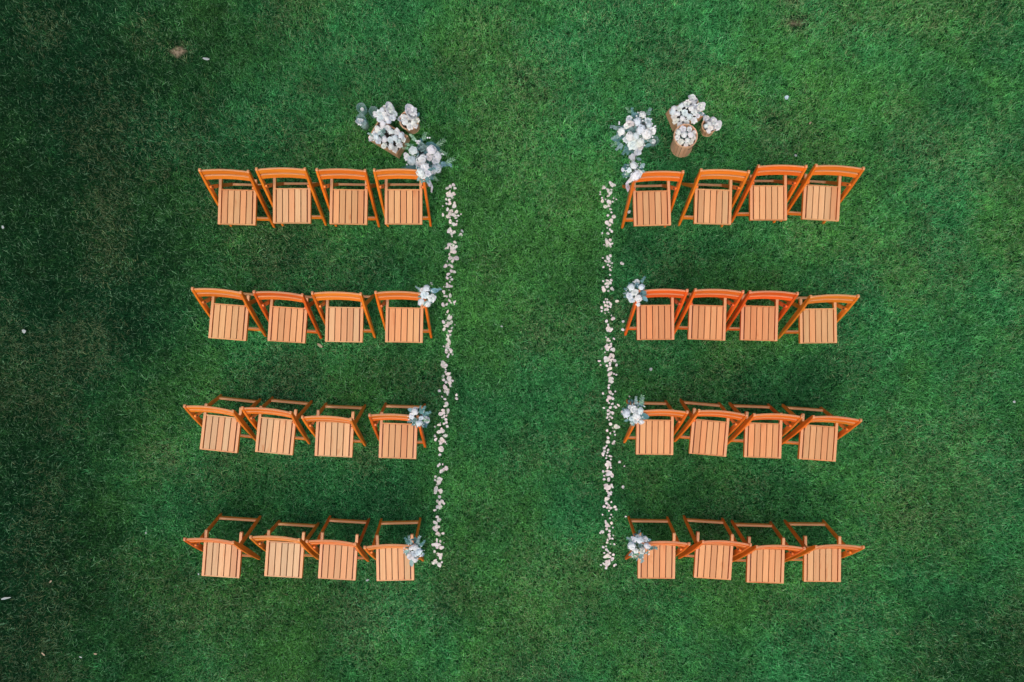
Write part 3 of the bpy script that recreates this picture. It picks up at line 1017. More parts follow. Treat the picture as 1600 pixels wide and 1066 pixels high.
arrangement('large_bouquet', 'large white and teal bouquet beside the right front-row aisle-end chair', 'bouquet', None, (994, 206), 0.48, 29,
            [(983, 184, 6, 'r'), (1004, 180, 7, 'h'), (1013, 188, 6, 'r'), (996, 191, 8, 'h'), (983, 193, 8, 'r'), (979, 197, 5, 'r'), (971, 206, 8, 'h'), (1001, 203, 9, 'h'), (1010, 210, 9.5, 'h'),
             (1019, 205, 8, 'r'), (1014, 196, 6, 'h'), (984, 214, 9, 'h'), (978, 218, 6, 'r'), (989, 226, 9, 'r'), (1000, 223, 8.5, 'h'), (994, 213, 6, 'h'), (1001, 230, 5, 'r'),
             (997, 238, 6.5, 'r'), (988, 246, 7, 'h'), (992, 181, 6, 's'), (986, 203, 6, 's'), (992, 201, 5, 's')],
            [(990, 185, 95, 15, 'round', 't'), (1006, 192, 30, 15, 'round', 't'), (996, 212, -20, 15, 'round', 'p'), (1000, 215, 30, 12, 'round', 't'), (972, 201, 165, 17, 'round', 'g'),
             (970, 212, 190, 14, 'round', 'g'), (974, 224, 215, 14, 'round', 'g'), (980, 228, 240, 14, 'round', 't'), (1011, 182, 60, 14, 'narrow', 'g'), (986, 178, 120, 12, 'narrow', 'p'),
             (994, 248, -10, 9, 'leaf', 'g'), (1010, 218, -20, 11, 'round', 'g'), (966, 222, 200, 12, 'narrow', 'p')])


# ---- wooden crates, baskets, fillings
def crate(label, cpx, zt, L, W, ang, nb=3):
    P = at(cpx[0], cpx[1], zt)
    root = empty('wooden_crate', (P.x, P.y, 0.012), R(ang))
    tag(root, label, 'crate')
    H = zt - 0.012
    t = 0.010
    gap = 0.006
    bh = (H - gap * (nb - 1)) / nb
    for s_ in (-1, 1):
        for k in range(nb):
            z = k * (bh + gap) + bh / 2
            mesh_obj('plank', cached(('cl', L, bh), lambda: to_mesh('plank', box_bm(-L / 2, L / 2, -t / 2, t / 2, -bh / 2, bh / 2), M_PLANK, bevel=0.0015)), root, (0, s_ * (W / 2 - t / 2), z), color=vary((0.64, 0.40, 0.23), 0.15))
            mesh_obj('plank', cached(('cw', W, bh), lambda: to_mesh('plank', box_bm(-t / 2, t / 2, -W / 2 + t, W / 2 - t, -bh / 2, bh / 2), M_PLANK, bevel=0.0015)), root, (s_ * (L / 2 - t / 2), 0, z), color=vary((0.64, 0.40, 0.23), 0.15))
        for q in (-1, 1):
            mesh_obj('corner_post', cached(('cp', H), lambda: to_mesh('corner_post', box_bm(-0.010, 0.010, -0.010, 0.010, 0.003, H - 0.004), M_STAVE, bevel=0.001)), root, (s_ * (L / 2 - t - 0.0105), q * (W / 2 - t - 0.0105), 0), color=vary((0.45, 0.24, 0.11)))
    mesh_obj('base_board', to_mesh('base_board', box_bm(-L / 2 + t + 0.001, L / 2 - t - 0.001, -W / 2 + t + 0.001, W / 2 - t - 0.001, 0.002, 0.010), M_PLANK), root, color=(0.40, 0.22, 0.11))
    return root, P


def basket(label, top_px, base_px, h, rt, rb_, n=16):
    T = at(top_px[0], top_px[1], h)
    B = at(base_px[0], base_px[1], 0.012)
    root = empty('stave_basket', B)
    tag(root, label, 'basket')
    off = T - B
    for i in range(n):
        a0, a1 = 2 * math.pi * (i + 0.05) / n, 2 * math.pi * (i + 0.95) / n
        vs = []
        for (r_, o_, z) in ((rb_, 0.0, 0.0), (rt, 1.0, 1.0)):
            for (a_, dr_) in ((a0, 0), (a1, 0), (a1, -0.006), (a0, -0.006)):
                vs.append((off.x * o_ + (r_ + dr_) * math.cos(a_), off.y * o_ + (r_ + dr_) * math.sin(a_), z * (h - 0.012)))
        me = raw_mesh('stave', vs, [(0, 1, 5, 4), (1, 2, 6, 5), (2, 3, 7, 6), (3, 0, 4, 7), (4, 5, 6, 7), (0, 3, 2, 1)], M_STAVE)
        mesh_obj('stave', me, root, color=vary((0.82, 0.51, 0.33), 0.15))
    for (t_, nm) in ((0.02, 'bottom_hoop'), (0.97, 'rim_hoop')):
        r_ = rb_ + (rt - rb_) * t_ + 0.002
        me = raw_mesh('hoop', *hoop(r_, 0.003, 0.008), M_PLANK)
        mesh_obj(nm, me, root, (off.x * t_, off.y * t_, (h - 0.012) * t_), color=(0.78, 0.55, 0.34))
    mesh_obj('liner', lathe('liner', [(rb_ - 0.008, 0.004), (rt - 0.012 - (rt - rb_) * 0.3, 0.006 + (h * 0.68))], 16, M_SOIL), root, (off.x * 0.35, off.y * 0.35, 0))
    return root, T, off


def hoop(r_, t, hh, n=28):
    vs, fs = [], []
    for i in range(n):
        a_ = 2 * math.pi * i / n
        for (rr, z) in ((r_, -hh / 2), (r_ + t, -hh / 2), (r_ + t, hh / 2), (r_, hh / 2)):
            vs.append((rr * math.cos(a_), rr * math.sin(a_), z))
    for i in range(n):
        j = (i + 1) % n
        for k in range(4):
            fs.append((i * 4 + k, j * 4 + k, j * 4 + (k + 1) % 4, i * 4 + (k + 1) % 4))
    return vs, fs


def cone_mesh():
    """paper cone, open top, unit length along +z, mouth radius .32, cut at a slant"""
    vs, fs = [(0, 0, 0)], []
    n = 14
    for i in range(n):
        a_ = 2 * math.pi * i / n
        r_ = 0.30
        vs.append((r_ * math.cos(a_), r_ * math.sin(a_), 0.80 + 0.22 * math.cos(a_)))
    for i in range(n):
        fs.append((0, 1 + i, 1 + (i + 1) % n))
    # inner skin a little inside
    k = len(vs)
    vs.append((0, 0, 0.06))
    for i in range(n):
        a_ = 2 * math.pi * i / n
        vs.append((0.275 * math.cos(a_), 0.275 * math.sin(a_), 0.80 + 0.22 * math.cos(a_)))
    for i in range(n):
        fs.append((k, k + 1 + (i + 1) % n, k + 1 + i))
        fs.append((1 + i, k + 1 + i, k + 1 + (i + 1) % n, 1 + (i + 1) % n))
    return raw_mesh('paper_cone', vs, fs, M_PAPER, False)


CONE = cone_mesh()


def cone(label, tip_px, ztip, mouth_px, zm, parts=True):
    """paper cone from its point to its mouth, rose petals inside"""
    A, B = at(*tip_px, ztip), at(*mouth_px, zm)
    d_ = B - A
    q = d_.to_track_quat('Z', 'Y')
    root = empty('paper_cone', A)
    tag(root, label, 'paper cone')
    L = d_.length
    a_ = math.atan2(d_.y, d_.x)
    rot = q.to_euler()
    mesh_obj('cone_wrap', CONE, root, (0, 0, 0), rot, L, color=(0.72, 0.73, 0.77))
    ax = d_.normalized()
    for k in range(3):
        o_ = ax * L * 0.80 + q @ Vector((rng.uniform(-.12, .12) * L, rng.uniform(-.12, .12) * L, 0))
        mesh_obj('petal_filling', rng.choice(ROSES), root, o_, (rng.uniform(-.4, .4), rng.uniform(-.4, .4), rng.uniform(0, 6)), 0.18 * L, color=vary(WHITE))
    return root


# left crate
cr, P = crate('bare wood crate of white flowers and a blue succulent, left of the aisle', (606.5, 213.5), 0.17, 0.315, 0.205, -31)
fl = arrangement('crate_flowers', 'white blooms packed around two blue succulents in the left crate', 'flowers', None, (606, 213), 0.155, 30,
                 [(588, 214, 6.5, 'h'), (594, 207, 6, 'r'), (591, 220, 6, 'r'), (601, 218, 6, 'h'), (600, 228, 6, 'r'), (611, 229, 6.5, 'h'), (617, 234, 6, 'r'), (610, 219, 6, 'r'),
                  (617, 216, 6, 'h'), (624, 226, 6, 'r'), (627, 212, 6.5, 'h'), (620, 206, 6, 'r'), (611, 206, 6, 'h'), (606, 200, 5.5, 'r'), (598, 199, 5.5, 'h'), (631, 218, 5, 'r'),
                  (590, 202, 6, 'h'), (585, 209, 4.5, 'r'), (599, 205, 6, 's'), (598, 213, 5, 's'), (622, 220, 5, 'r')], [(584, 212, 150, 10, 'round', 'g'), (617, 222, 30, 9, 'leaf', 't'), (607, 224, 60, 8, 'leaf', 't'), (615, 211, -60, 8, 'leaf', 'b')], fill=0, bs=0.92)
mesh_obj('moss_filling', to_mesh('moss', box_bm(-0.142, 0.142, -0.088, 0.088, 0.02, 0.140), M_SOIL), cr)
cone('white paper cone poking out of the left end of the left crate', (592, 218), 0.10, (578, 215), 0.20)
# flower heap behind the left crate
arrangement('flower_heap', 'loose heap of white orchids and cones behind the left crate', 'flowers', None, (602, 180), 0.20, 19,
            [(602, 168, 6, 'r'), (597, 172, 5, 'h'), (616, 177, 6, 'r'), (613, 184, 6, 'r'), (604, 185, 5.5, 'h'), (592, 176, 5.5, 'r'), (587, 179, 4.5, 'r'), (594, 186, 6.5, 'r'), (598, 193, 6, 'h'), (607, 190, 5, 'h'), (600, 178, 5, 'r')], [(606, 178, 40, 8, 'leaf', 't')], stemz=0.02, fill=0.6)
cone('white paper cone standing upright in the flower heap behind the left crate', (604, 186), 0.16, (611, 165), 0.30)
# left basket
bk, T, off = basket('small stave basket of paper cones right of the left crate', (639, 188), (644.5, 198), 0.19, 0.088, 0.066, 14)
arrangement('basket_flowers', 'white blooms and blue petals in the small left basket', 'flowers', None, (640, 190), 0.175, 15,
            [(633, 191, 6, 'h'), (640, 197, 6, 'r'), (646, 192, 5.5, 'h'), (652, 188, 4.5, 'r'), (636, 184, 5.5, 'r'), (645, 185, 5, 'h'), (649, 197, 4, 'r'), (632, 185, 4, 'r')],
            [(648, 186, 80, 11, 'leaf', 'b'), (650, 184, 60, 10, 'leaf', 'b')], fill=0.5)
cone('tall white paper cone leaning back in the small left basket', (640, 192), 0.12, (643, 169), 0.30)
cone('white paper cone at the left rim of the small left basket', (636, 192), 0.10, (627, 183), 0.24)
# right crate
cr, P = crate('bare wood crate of white flowers right of the aisle', (1073, 175.5), 0.17, 0.285, 0.185, 22)
mesh_obj('moss_filling', to_mesh('moss', box_bm(-0.127, 0.127, -0.077, 0.077, 0.02, 0.140), M_SOIL), cr)
arrangement('crate_flowers', 'white blooms packed in the right crate with pointed petals on top', 'flowers', None, (1072, 174), 0.155, 28,
            [(1051, 175, 6, 'h'), (1053, 183, 5.5, 'r'), (1058, 178, 5.5, 'h'), (1056, 189, 5.5, 'r'), (1066, 186, 6, 'h'), (1062, 195, 6, 'h'), (1073, 193, 5.5, 'r'), (1070, 176, 6, 'r'), (1061, 169, 5.5, 'r'),
             (1053, 170, 5.5, 'h'), (1077, 183, 6, 'h'), (1085, 188, 5.5, 'r'), (1080, 170, 6, 'h'), (1073, 163, 6, 'r'), (1086, 176, 5.5, 'r'), (1079, 158, 5, 'h'), (1065, 165, 5, 'h'), (1091, 181, 4.5, 'r'), (1098, 178, 4.5, 'r'), (1085, 165, 5, 'r')],
            [(1086, 176, -10, 10, 'round', 't'), (1068, 194, -60, 7, 'leaf', 'b'), (1095, 178, -20, 9, 'round', 'b'), (1064, 182, 30, 8, 'leaf', 't'), (1060, 172, -70, 7, 'leaf', 'b')], fill=0, bs=0.90)
cone('white paper cone pointing up at the back of the right crate', (1082, 168), 0.14, (1083, 150), 0.28)
cone('white paper cone leaning right out of the right crate', (1080, 170), 0.14, (1099, 167), 0.26)
cone('white paper cone at the back left of the right crate', (1078, 170), 0.14, (1074, 160), 0.28)
# round basket in front
bk, T, off = basket('large round stave basket in front of the right crate', (1071.5, 212), (1064.5, 230), 0.30, 0.108, 0.098, 20)
arrangement('basket_flowers', 'white petals and blooms filling the large round basket', 'flowers', None, (1071, 212), 0.272, 18,
            [(1060, 207, 5.5, 'h'), (1068, 201, 5.5, 'r'), (1078, 202, 5.5, 'r'), (1058, 215, 5, 'r'), (1069, 211, 6, 'h'), (1079, 211, 6, 'h'), (1064, 222, 5.5, 'r'), (1074, 220, 6, 'h'), (1084, 215, 5, 'r'), (1072, 227, 4.5, 'r'), (1085, 207, 4.5, 'r'), (1080, 223, 4.5, 'r')],
            [(1074, 212, 100, 7, 'leaf', 'g'), (1067, 216, 60, 6, 'leaf', 't')], fill=0.6)
# small basket at right
bk, T, off = basket('small stave basket of paper cones right of the right crate', (1108.5, 196), (1104.5, 204), 0.16, 0.070, 0.058, 13)
arrangement('basket_flowers', 'white blooms in the small right basket', 'flowers', None, (1108, 196), 0.15, 12,
            [(1103, 197, 4.5, 'h'), (1110, 200, 4.5, 'r'), (1107, 205, 4, 'h'), (1114, 194, 5, 'r'), (1109, 193, 4.5, 'h')], [(1112, 202, 20, 6, 'leaf', 'b')], fill=0.5)
cone('white paper cone at the back of the small right basket', (1110, 200), 0.09, (1118, 188), 0.24)
cone('white paper cone leaning right in the small right basket', (1110, 202), 0.09, (1125, 195), 0.22)
cone('white paper cone between the right crate and the small right basket', (1103, 193), 0.12, (1105, 183), 0.24)


# ---- glass hurricane jars with candles
def jar(label, clabel, px, py, h, r_, cr_, ch):
    P = at(px, py, 0.01)
    v = mesh_obj('glass_jar', lathe('glass_jar', [(r_ * 0.55, 0.0), (r_ * 0.9, 0.01), (r_, h * 0.35), (r_ * 0.95, h * 0.8), (r_, h), (r_ - 0.003, h), (r_ * 0.95 - 0.003, h * 0.8), (r_ - 0.003, h * 0.35), (r_ * 0.88, 0.014), (r_ * 0.5, 0.010)], 28, M_GLASS), loc=(P.x, P.y, 0.008))
    tag(v, label, 'glass jar')
    cn = mesh_obj('candle', lathe('candle', [(cr_, 0), (cr_, ch - 0.004), (cr_ - 0.004, ch), (cr_ * 0.6, ch - 0.004)], 18, M_WAX), loc=(P.x, P.y, 0.020), color=(0.80, 0.80, 0.78))
    tag(cn, clabel, 'candle')
    mesh_obj('wick', lathe('wick', [(0.0015, 0), (0.0015, 0.012)], 6, M_WICK), cn, (0, 0, ch - 0.004))


jar('short clear glass jar farthest from the left crate', 'small white candle in the short glass jar farthest from the left crate', 568, 174.5, 0.13, 0.046, 0.017, 0.07)
jar('tall clear glass cylinder left of the left crate', 'thick white candle in the tall glass cylinder left of the left crate', 571.5, 198, 0.26, 0.044, 0.030, 0.11)
jar('short clear glass jar touching the flower heap', 'small white candle in the glass jar touching the flower heap', 587, 180, 0.13, 0.046, 0.018, 0.06)
jar('clear glass jar at the foot of the right large bouquet', 'white candle in the glass jar beside the right large bouquet', 1019, 223.5, 0.10, 0.045, 0.025, 0.05)
cone('white paper cone slipped into the tall glass cylinder', (568, 196), 0.13, (560.5, 187.5), 0.25)


# ------------------------------------------------------------------ petals along the aisle
def aisle_petal(seed):
    r = random.Random(seed)
    vs, fs = [(0, 0, 0.0)], []
    n = 9
    e_ = r.uniform(0.55, 0.98)
    for ring in (0.55, 1.0):
        for i in range(n):
            a_ = 2 * math.pi * i / n
            q = ring * (1 + r.uniform(-0.13, 0.11)) * (0.78 if i == 0 else 1)
            vs.append((q * math.cos(a_), q * e_ * math.sin(a_), 0.16 * ring * ring * math.cos(a_ * 2 + seed) + r.uniform(-0.05, 0.05)))
    for i in range(n):
        j = (i + 1) % n
        fs.append((0, 1 + i, 1 + j))
        fs.append((1 + i, 1 + n + i, 1 + n + j, 1 + j))
    return raw_mesh('rose_petal', vs, fs, M_PETAL, True)


PET = [aisle_petal(s_) for s_ in range(6)]
ROWZ = [(280, 385, 'beside the front chair row'), (385, 440, 'between the front and second chair rows'), (440, 545, 'beside the second chair row'), (545, 620, 'between the second and third chair rows'),
        (620, 730, 'beside the third chair row'), (730, 800, 'between the third and last chair rows'), (800, 900, 'beside the last chair row')]
segs = [
    ('left', '708.3,289.2,2.7 703.4,291.3,2.3 698.9,294.1,2.4 710.6,294.5,2.4 703.1,299.0,1.5 700.3,302.5,2.8 709.2,303.2,3.1 704.5,304.6,2.8 700.3,305.4,2.8 706.9,308.9,2.0 696.8,311.3,2.0 701.7,312.4,2.5 702.7,315.9,2.0 697.7,318.3,1.5 702.7,318.7,2.3 710.1,317.3,2.0 709.7,322.3,3.2 691.8,322.0,1.1 699.2,327.6,2.5 704.5,331.4,3.1 713.0,331.1,2.7 703.1,334.2,2.8 707.3,334.9,3.1 692.3,335.9,2.1 699.6,338.5,2.3 703.1,339.9,1.7 710.8,337.7,2.3 716.2,337.0,1.7 712.3,340.6,2.5 714.1,345.5,1.3 703.5,346.6,3.2 708.7,350.4,2.7 713.0,350.7,2.1 720.4,334.9,1.0 703.8,358.2,2.3 701.0,361.0,3.5 704.5,362.4,2.8 709.7,363.1,2.5 705.9,365.2,2.3 706.3,369.2,1.4 722.8,362.1,1.1 720.0,365.9,1.7 717.2,368.0,0.8 721.8,368.0,1.0 710.8,378.6,2.7 701.7,382.1,2.8 707.7,383.1,2.0 704.5,384.9,2.0 697.5,387.7,2.5 699.6,387.0,2.0 712.3,386.3,2.8 707.3,389.2,3.1 705.9,392.7,2.8 709.4,393.8,2.8 702.1,397.9,2.0 704.5,402.5,2.5 702.7,403.9,2.5 708.7,403.9,2.4 713.0,403.2,3.1 706.9,408.2,2.7 698.9,408.6,1.4 702.4,414.2,2.4 696.1,415.9,2.7 706.3,416.6,2.4 705.2,423.7,2.5 709.4,424.8,2.7 700.3,428.6,2.8'),
    ('left', '703.8,433.1,1.7 698.9,434.2,2.3 705.9,436.6,1.8 702.8,440.6,1.3 698.9,444.8,2.5 701.7,446.9,3.1 705.5,447.6,1.7 693.5,448.3,1.0 698.2,448.3,2.0 693.2,455.4,2.1 694.2,458.2,1.7 701.7,453.2,0.8 694.6,462.7,2.1 698.2,463.1,2.0 703.7,462.0,2.8 702.4,469.7,2.0 710.1,472.0,2.8 704.8,473.0,1.3 710.1,475.4,1.0 692.7,476.2,3.1 698.2,475.4,2.5 699.3,487.0,2.8 696.3,491.5,0.8 701.7,493.4,2.0 702.4,496.9,3.4 705.2,495.9,2.3 700.3,496.9,2.5 696.8,500.7,1.0 693.2,503.2,2.3 700.3,505.4,2.5 704.5,503.9,2.8 698.9,508.9,3.1 694.6,509.6,2.3 693.7,514.5,2.4 710.8,507.5,0.7 705.9,512.4,1.7 702.7,518.0,2.3 705.2,517.0,1.4 703.1,523.2,2.0 699.9,525.1,2.5 699.6,530.7,2.8 701.7,534.9,3.4 698.9,539.2,2.8 693.2,541.3,1.3 699.6,542.7,2.8 697.0,546.9,2.0 697.7,549.7,2.5 703.8,546.9,2.5 704.9,549.0,2.3 706.9,553.2,2.0 701.3,553.9,1.8 699.9,557.5,1.7 691.8,565.9,2.3 693.2,570.8,4.2 696.1,571.3,3.1 690.4,570.8,2.5 696.5,577.9,1.3 674.2,443.0,2.3'),
    ('left', '696.1,581.4,1.7 699.9,584.5,3.1 703.1,583.5,1.7 692.3,588.0,2.0 701.7,590.6,3.1 702.4,594.1,3.4 707.6,595.2,1.7 693.2,593.8,2.3 697.0,597.2,2.0 703.1,598.3,2.5 703.8,603.2,2.0 695.4,605.4,3.8 699.6,608.9,2.8 695.4,612.1,2.3 699.6,613.8,2.5 699.2,616.9,1.1 686.6,610.6,2.0 690.7,620.1,1.7 695.4,623.7,2.0 697.5,630.7,2.3 696.1,634.2,2.3 698.9,632.8,1.7 713.2,617.3,2.1 713.2,622.7,2.7 692.5,641.5,2.5 700.3,641.3,2.0 699.6,644.8,1.7 689.0,646.5,3.1 694.2,645.5,2.0 697.5,649.7,2.1 693.9,651.1,2.3 690.8,652.8,1.1 696.8,655.4,2.0 697.2,660.3,1.8 693.5,662.1,1.7 698.9,666.2,2.0 688.0,661.0,1.0 686.2,664.1,2.4 684.1,664.1,1.4 679.6,666.9,1.1 689.7,670.8,2.4 691.1,673.7,2.8 686.2,675.1,2.8 696.1,680.7,2.8 679.4,681.4,1.7 680.6,687.0,2.8 689.7,685.6,2.5 691.1,689.2,3.1 687.6,689.2,2.3 695.4,690.6,2.0 697.5,693.8,1.1 688.3,693.4,2.3 689.7,699.0,2.8 689.0,702.5,3.7 691.8,701.1,2.3 687.2,710.6,2.0 686.9,725.8,2.0 684.8,727.9,2.0 691.8,725.8,1.4'),
    ('left', '697.0,731.8,3.0 692.5,734.5,3.3 689.5,736.8,2.4 680.5,745.0,1.8 679.8,750.3,1.8 685.8,748.0,2.4 688.0,749.5,3.0 685.8,753.3,3.3 684.0,757.0,2.4 681.3,763.8,3.3 680.5,767.5,3.6 679.8,770.5,2.1 688.0,767.5,3.0 685.8,766.0,2.1 687.0,776.5,2.7 683.5,783.3,2.4 690.3,783.3,2.7 687.3,786.3,3.0 693.3,786.3,2.4 683.5,792.3,2.7 688.0,793.0,3.0 679.3,797.5,2.6 682.8,808.0,2.1 685.0,812.6,3.3 687.3,812.6,2.1 679.8,816.8,2.9 682.8,823.1,2.7 679.8,826.1,3.3 685.5,823.4,2.1 683.5,833.6,2.4 685.5,835.1,2.7 692.1,833.6,2.1 682.8,844.1,3.0 688.0,845.6,2.4 676.8,851.6,2.7 681.3,851.6,3.3 685.0,852.3,3.3 683.5,855.3,2.4 689.5,855.8,2.7 691.8,855.3,1.8 693.6,848.3,0.8 679.0,862.1,2.4 685.8,866.6,3.0 689.5,868.1,2.7 688.3,871.8,2.3 679.8,876.3,2.4 677.5,880.1,3.0 681.3,878.6,2.7 686.1,882.8,3.0 690.3,878.6,1.5'),
    ('right', '942.8,292.7,3.1 944.6,293.8,2.0 953.8,285.6,2.5 956.3,288.5,2.5 960.1,289.2,2.0 956.6,290.6,2.0 937.9,300.4,1.1 937.6,303.9,1.5 950.3,297.6,2.8 955.2,296.6,1.7 948.2,295.5,1.1 953.5,301.8,2.5 950.3,306.1,2.5 940.7,309.3,1.3 941.1,314.2,2.4 946.1,311.7,1.0 950.3,315.2,2.8 953.1,315.9,3.1 957.3,315.2,1.4 951.3,321.8,2.0 946.1,323.0,2.3 958.7,310.0,1.3 963.0,311.7,1.3 953.8,327.2,1.7 955.6,332.1,1.4 949.9,337.0,1.8 959.2,338.5,2.5 954.5,344.8,2.8 955.9,347.6,2.3 948.6,348.0,2.8 952.4,351.8,2.5 948.9,356.1,1.1 953.1,358.9,2.0 955.9,361.7,1.8 949.9,364.9,2.0 941.1,364.5,1.7 947.5,375.1,2.5 953.8,375.1,2.1 948.9,378.6,3.1 953.1,381.4,2.8 948.9,383.5,2.5 953.8,384.9,2.0 943.9,382.8,1.1 956.6,380.7,1.4 953.8,399.7,2.0 948.9,400.4,1.4 950.3,403.9,2.8 946.8,408.2,2.8 951.7,408.9,2.5 956.2,411.3,1.7 941.8,403.2,1.5 971.4,411.4,2.0 973.5,412.4,1.4 949.9,413.8,1.3 952.7,415.9,1.3 942.8,417.7,1.4 953.8,421.8,2.1 956.3,418.0,1.0 953.4,429.6,1.5 983.0,331.4,2.5'),
    ('right', '942.5,439.2,1.5 955.2,437.7,1.8 948.9,439.2,2.5 946.8,443.4,2.8 951.0,443.4,2.8 953.8,442.0,2.3 942.5,449.0,2.3 948.9,448.3,2.5 943.7,453.2,3.4 955.2,450.4,2.5 956.9,451.8,2.3 950.7,454.6,1.8 946.1,467.3,1.0 948.9,467.7,1.1 964.1,470.8,2.5 943.9,472.3,1.7 948.9,472.3,2.0 951.7,472.3,1.7 953.8,475.1,2.5 946.1,477.2,2.3 949.6,478.6,2.8 953.8,479.3,2.0 940.4,480.7,2.0 948.9,483.5,2.3 945.4,484.2,2.0 940.0,486.3,1.4 951.0,488.0,1.1 945.6,489.4,1.1 957.3,498.3,2.8 959.4,497.6,1.7 955.2,493.0,1.1 947.7,501.8,2.0 950.3,507.7,2.0 949.9,513.1,2.8 953.1,515.2,3.4 955.9,514.5,2.5 949.6,516.6,1.7 973.8,502.8,2.0 973.2,515.2,2.0 947.0,527.2,1.0 949.6,530.7,2.5 951.7,532.8,2.3 959.0,529.6,1.8 948.9,538.5,2.0 954.5,537.7,2.0 947.5,542.7,2.8 951.7,542.7,2.8 948.9,546.2,2.5 954.5,541.3,2.0 958.3,546.9,2.8 955.9,546.2,2.0 940.7,545.5,0.7 945.4,550.7,1.1 954.5,553.9,2.3 958.0,556.1,2.3 953.1,557.5,2.5 946.1,559.6,2.8 948.9,562.4,3.1 946.1,564.5,2.0 953.8,563.1,2.5 957.3,561.7,2.3 960.8,563.8,2.3 953.1,567.3,2.0 936.2,564.5,2.3 938.3,570.4,1.1 948.2,571.8,2.1 953.1,570.8,1.7 963.0,570.4,2.0 953.4,575.8,2.4 950.3,578.6,1.4'),
    ('right', '953.1,582.8,2.8 951.7,585.6,2.5 955.2,583.5,2.3 959.4,584.2,1.4 963.0,585.6,1.3 954.5,592.0,3.1 953.8,594.8,3.1 955.9,596.9,2.5 951.7,601.8,2.0 951.0,606.1,1.7 942.1,614.9,1.7 953.4,613.1,2.8 954.5,615.2,1.7 957.3,616.3,1.4 961.5,611.7,1.3 950.3,619.4,1.7 952.4,621.5,2.8 949.2,625.8,2.1 954.5,622.3,2.0 958.0,623.0,2.0 956.9,631.0,2.0 951.7,629.6,1.3 966.5,633.5,2.4 943.5,637.5,1.4 953.8,636.8,2.0 960.1,635.6,2.0 962.3,637.0,1.7 972.1,643.4,1.8 950.3,642.0,2.0 953.8,644.8,1.7 957.3,645.5,2.5 950.3,647.6,2.0 948.9,652.5,2.0 953.8,651.1,2.0 956.6,653.2,1.7 951.7,656.1,1.1 953.8,663.1,2.3 963.0,667.0,3.1 965.8,667.3,2.3 957.3,669.0,1.1 948.6,673.0,2.3 959.9,674.6,1.3 953.8,677.2,1.4 961.3,679.7,1.3 949.9,684.2,2.0 949.6,690.6,2.3 958.7,692.7,2.8 960.1,689.9,1.4 947.5,696.9,1.7 944.2,700.4,2.0 950.3,703.2,1.7 944.6,705.4,2.0 941.8,709.9,2.5 943.2,708.2,1.7 949.2,707.5,1.4 947.9,712.1,1.4 953.5,712.8,2.4 947.2,715.9,1.3 954.5,718.0,1.3 967.9,722.0,1.7 950.3,722.3,2.8 952.4,724.4,2.8 947.5,725.8,2.5 953.1,727.2,2.3 949.6,727.9,2.5 975.6,728.6,1.4 983.4,619.9,1.4'),
    ('right', '949.3,731.5,2.1 954.5,731.2,1.5 942.5,736.8,1.7 949.3,736.8,3.0 952.3,739.8,3.6 956.0,742.0,3.0 956.0,745.0,1.8 950.0,742.0,3.0 944.0,743.5,1.5 944.0,748.8,1.8 951.2,749.5,3.0 947.0,758.5,2.7 950.8,762.3,3.3 955.3,760.0,2.7 947.0,762.3,2.7 956.0,757.8,1.8 949.3,768.3,2.7 952.3,771.3,3.0 955.3,769.3,1.8 950.8,775.0,1.8 948.5,779.5,2.7 946.3,781.8,2.1 950.8,778.8,1.8 947.8,786.3,1.8 955.3,784.8,1.5 944.0,791.5,2.0 950.8,790.0,2.7 949.3,793.0,2.4 953.8,793.8,2.7 960.5,792.3,2.1 962.8,796.0,1.7 951.5,798.3,1.5 941.5,804.3,1.1 954.8,804.3,1.2 953.0,810.0,1.2 957.5,808.0,0.8 946.3,814.1,1.2 947.0,817.1,2.1 948.5,820.8,3.0 950.8,821.6,2.4 955.3,817.5,2.1 948.1,826.8,1.7 952.3,829.8,1.8 957.5,824.6,1.2 941.0,831.3,2.7 938.0,832.8,1.4 951.5,835.1,2.1 952.3,838.1,2.1 958.3,836.9,1.4 956.8,841.8,1.8 953.0,841.8,1.5 949.3,844.1,2.1 948.5,847.8,2.1 959.8,850.5,1.5 953.8,850.1,1.1 942.5,855.0,1.7 947.0,853.8,1.2 947.8,859.1,1.8 950.0,861.3,1.8 944.0,864.3,1.4 953.0,864.3,2.1 958.3,866.9,2.1 948.5,868.8,3.0 951.5,869.6,3.0 945.5,870.3,2.4 956.8,873.3,2.7 956.0,875.6,1.8 947.8,877.8,2.4 951.5,877.8,2.7 944.0,881.6,2.4 947.8,882.3,3.0 950.8,880.8,2.7 938.8,883.1,1.5 947.0,887.6,1.8 959.8,883.8,2.1 962.0,882.3,1.4 973.7,761.1,2.0 977.8,807.3,1.5'),
]
P_all = []
for side, t in segs:
    for q in t.split():
        x, y, r_ = map(float, q.split(','))
        P_all.append((side, x, y, r_))
P_all.sort(key=lambda q: -q[3])
PCOL = [(0.82, 0.73, 0.68), (0.84, 0.77, 0.73), (0.76, 0.72, 0.68), (0.84, 0.80, 0.71), (0.80, 0.68, 0.66)]
NEAR = [(290.0, 'x')]


def put_petal(x, y, r_, z=None):
    z = rng.uniform(0.020, 0.034) if z is None else z
    P = at(x, y, z)
    k = r_ * mpp(z) * 1.32
    return P, (rng.uniform(-0.22, 0.22), rng.uniform(-0.22, 0.22), rng.uniform(0, 6.28)), k


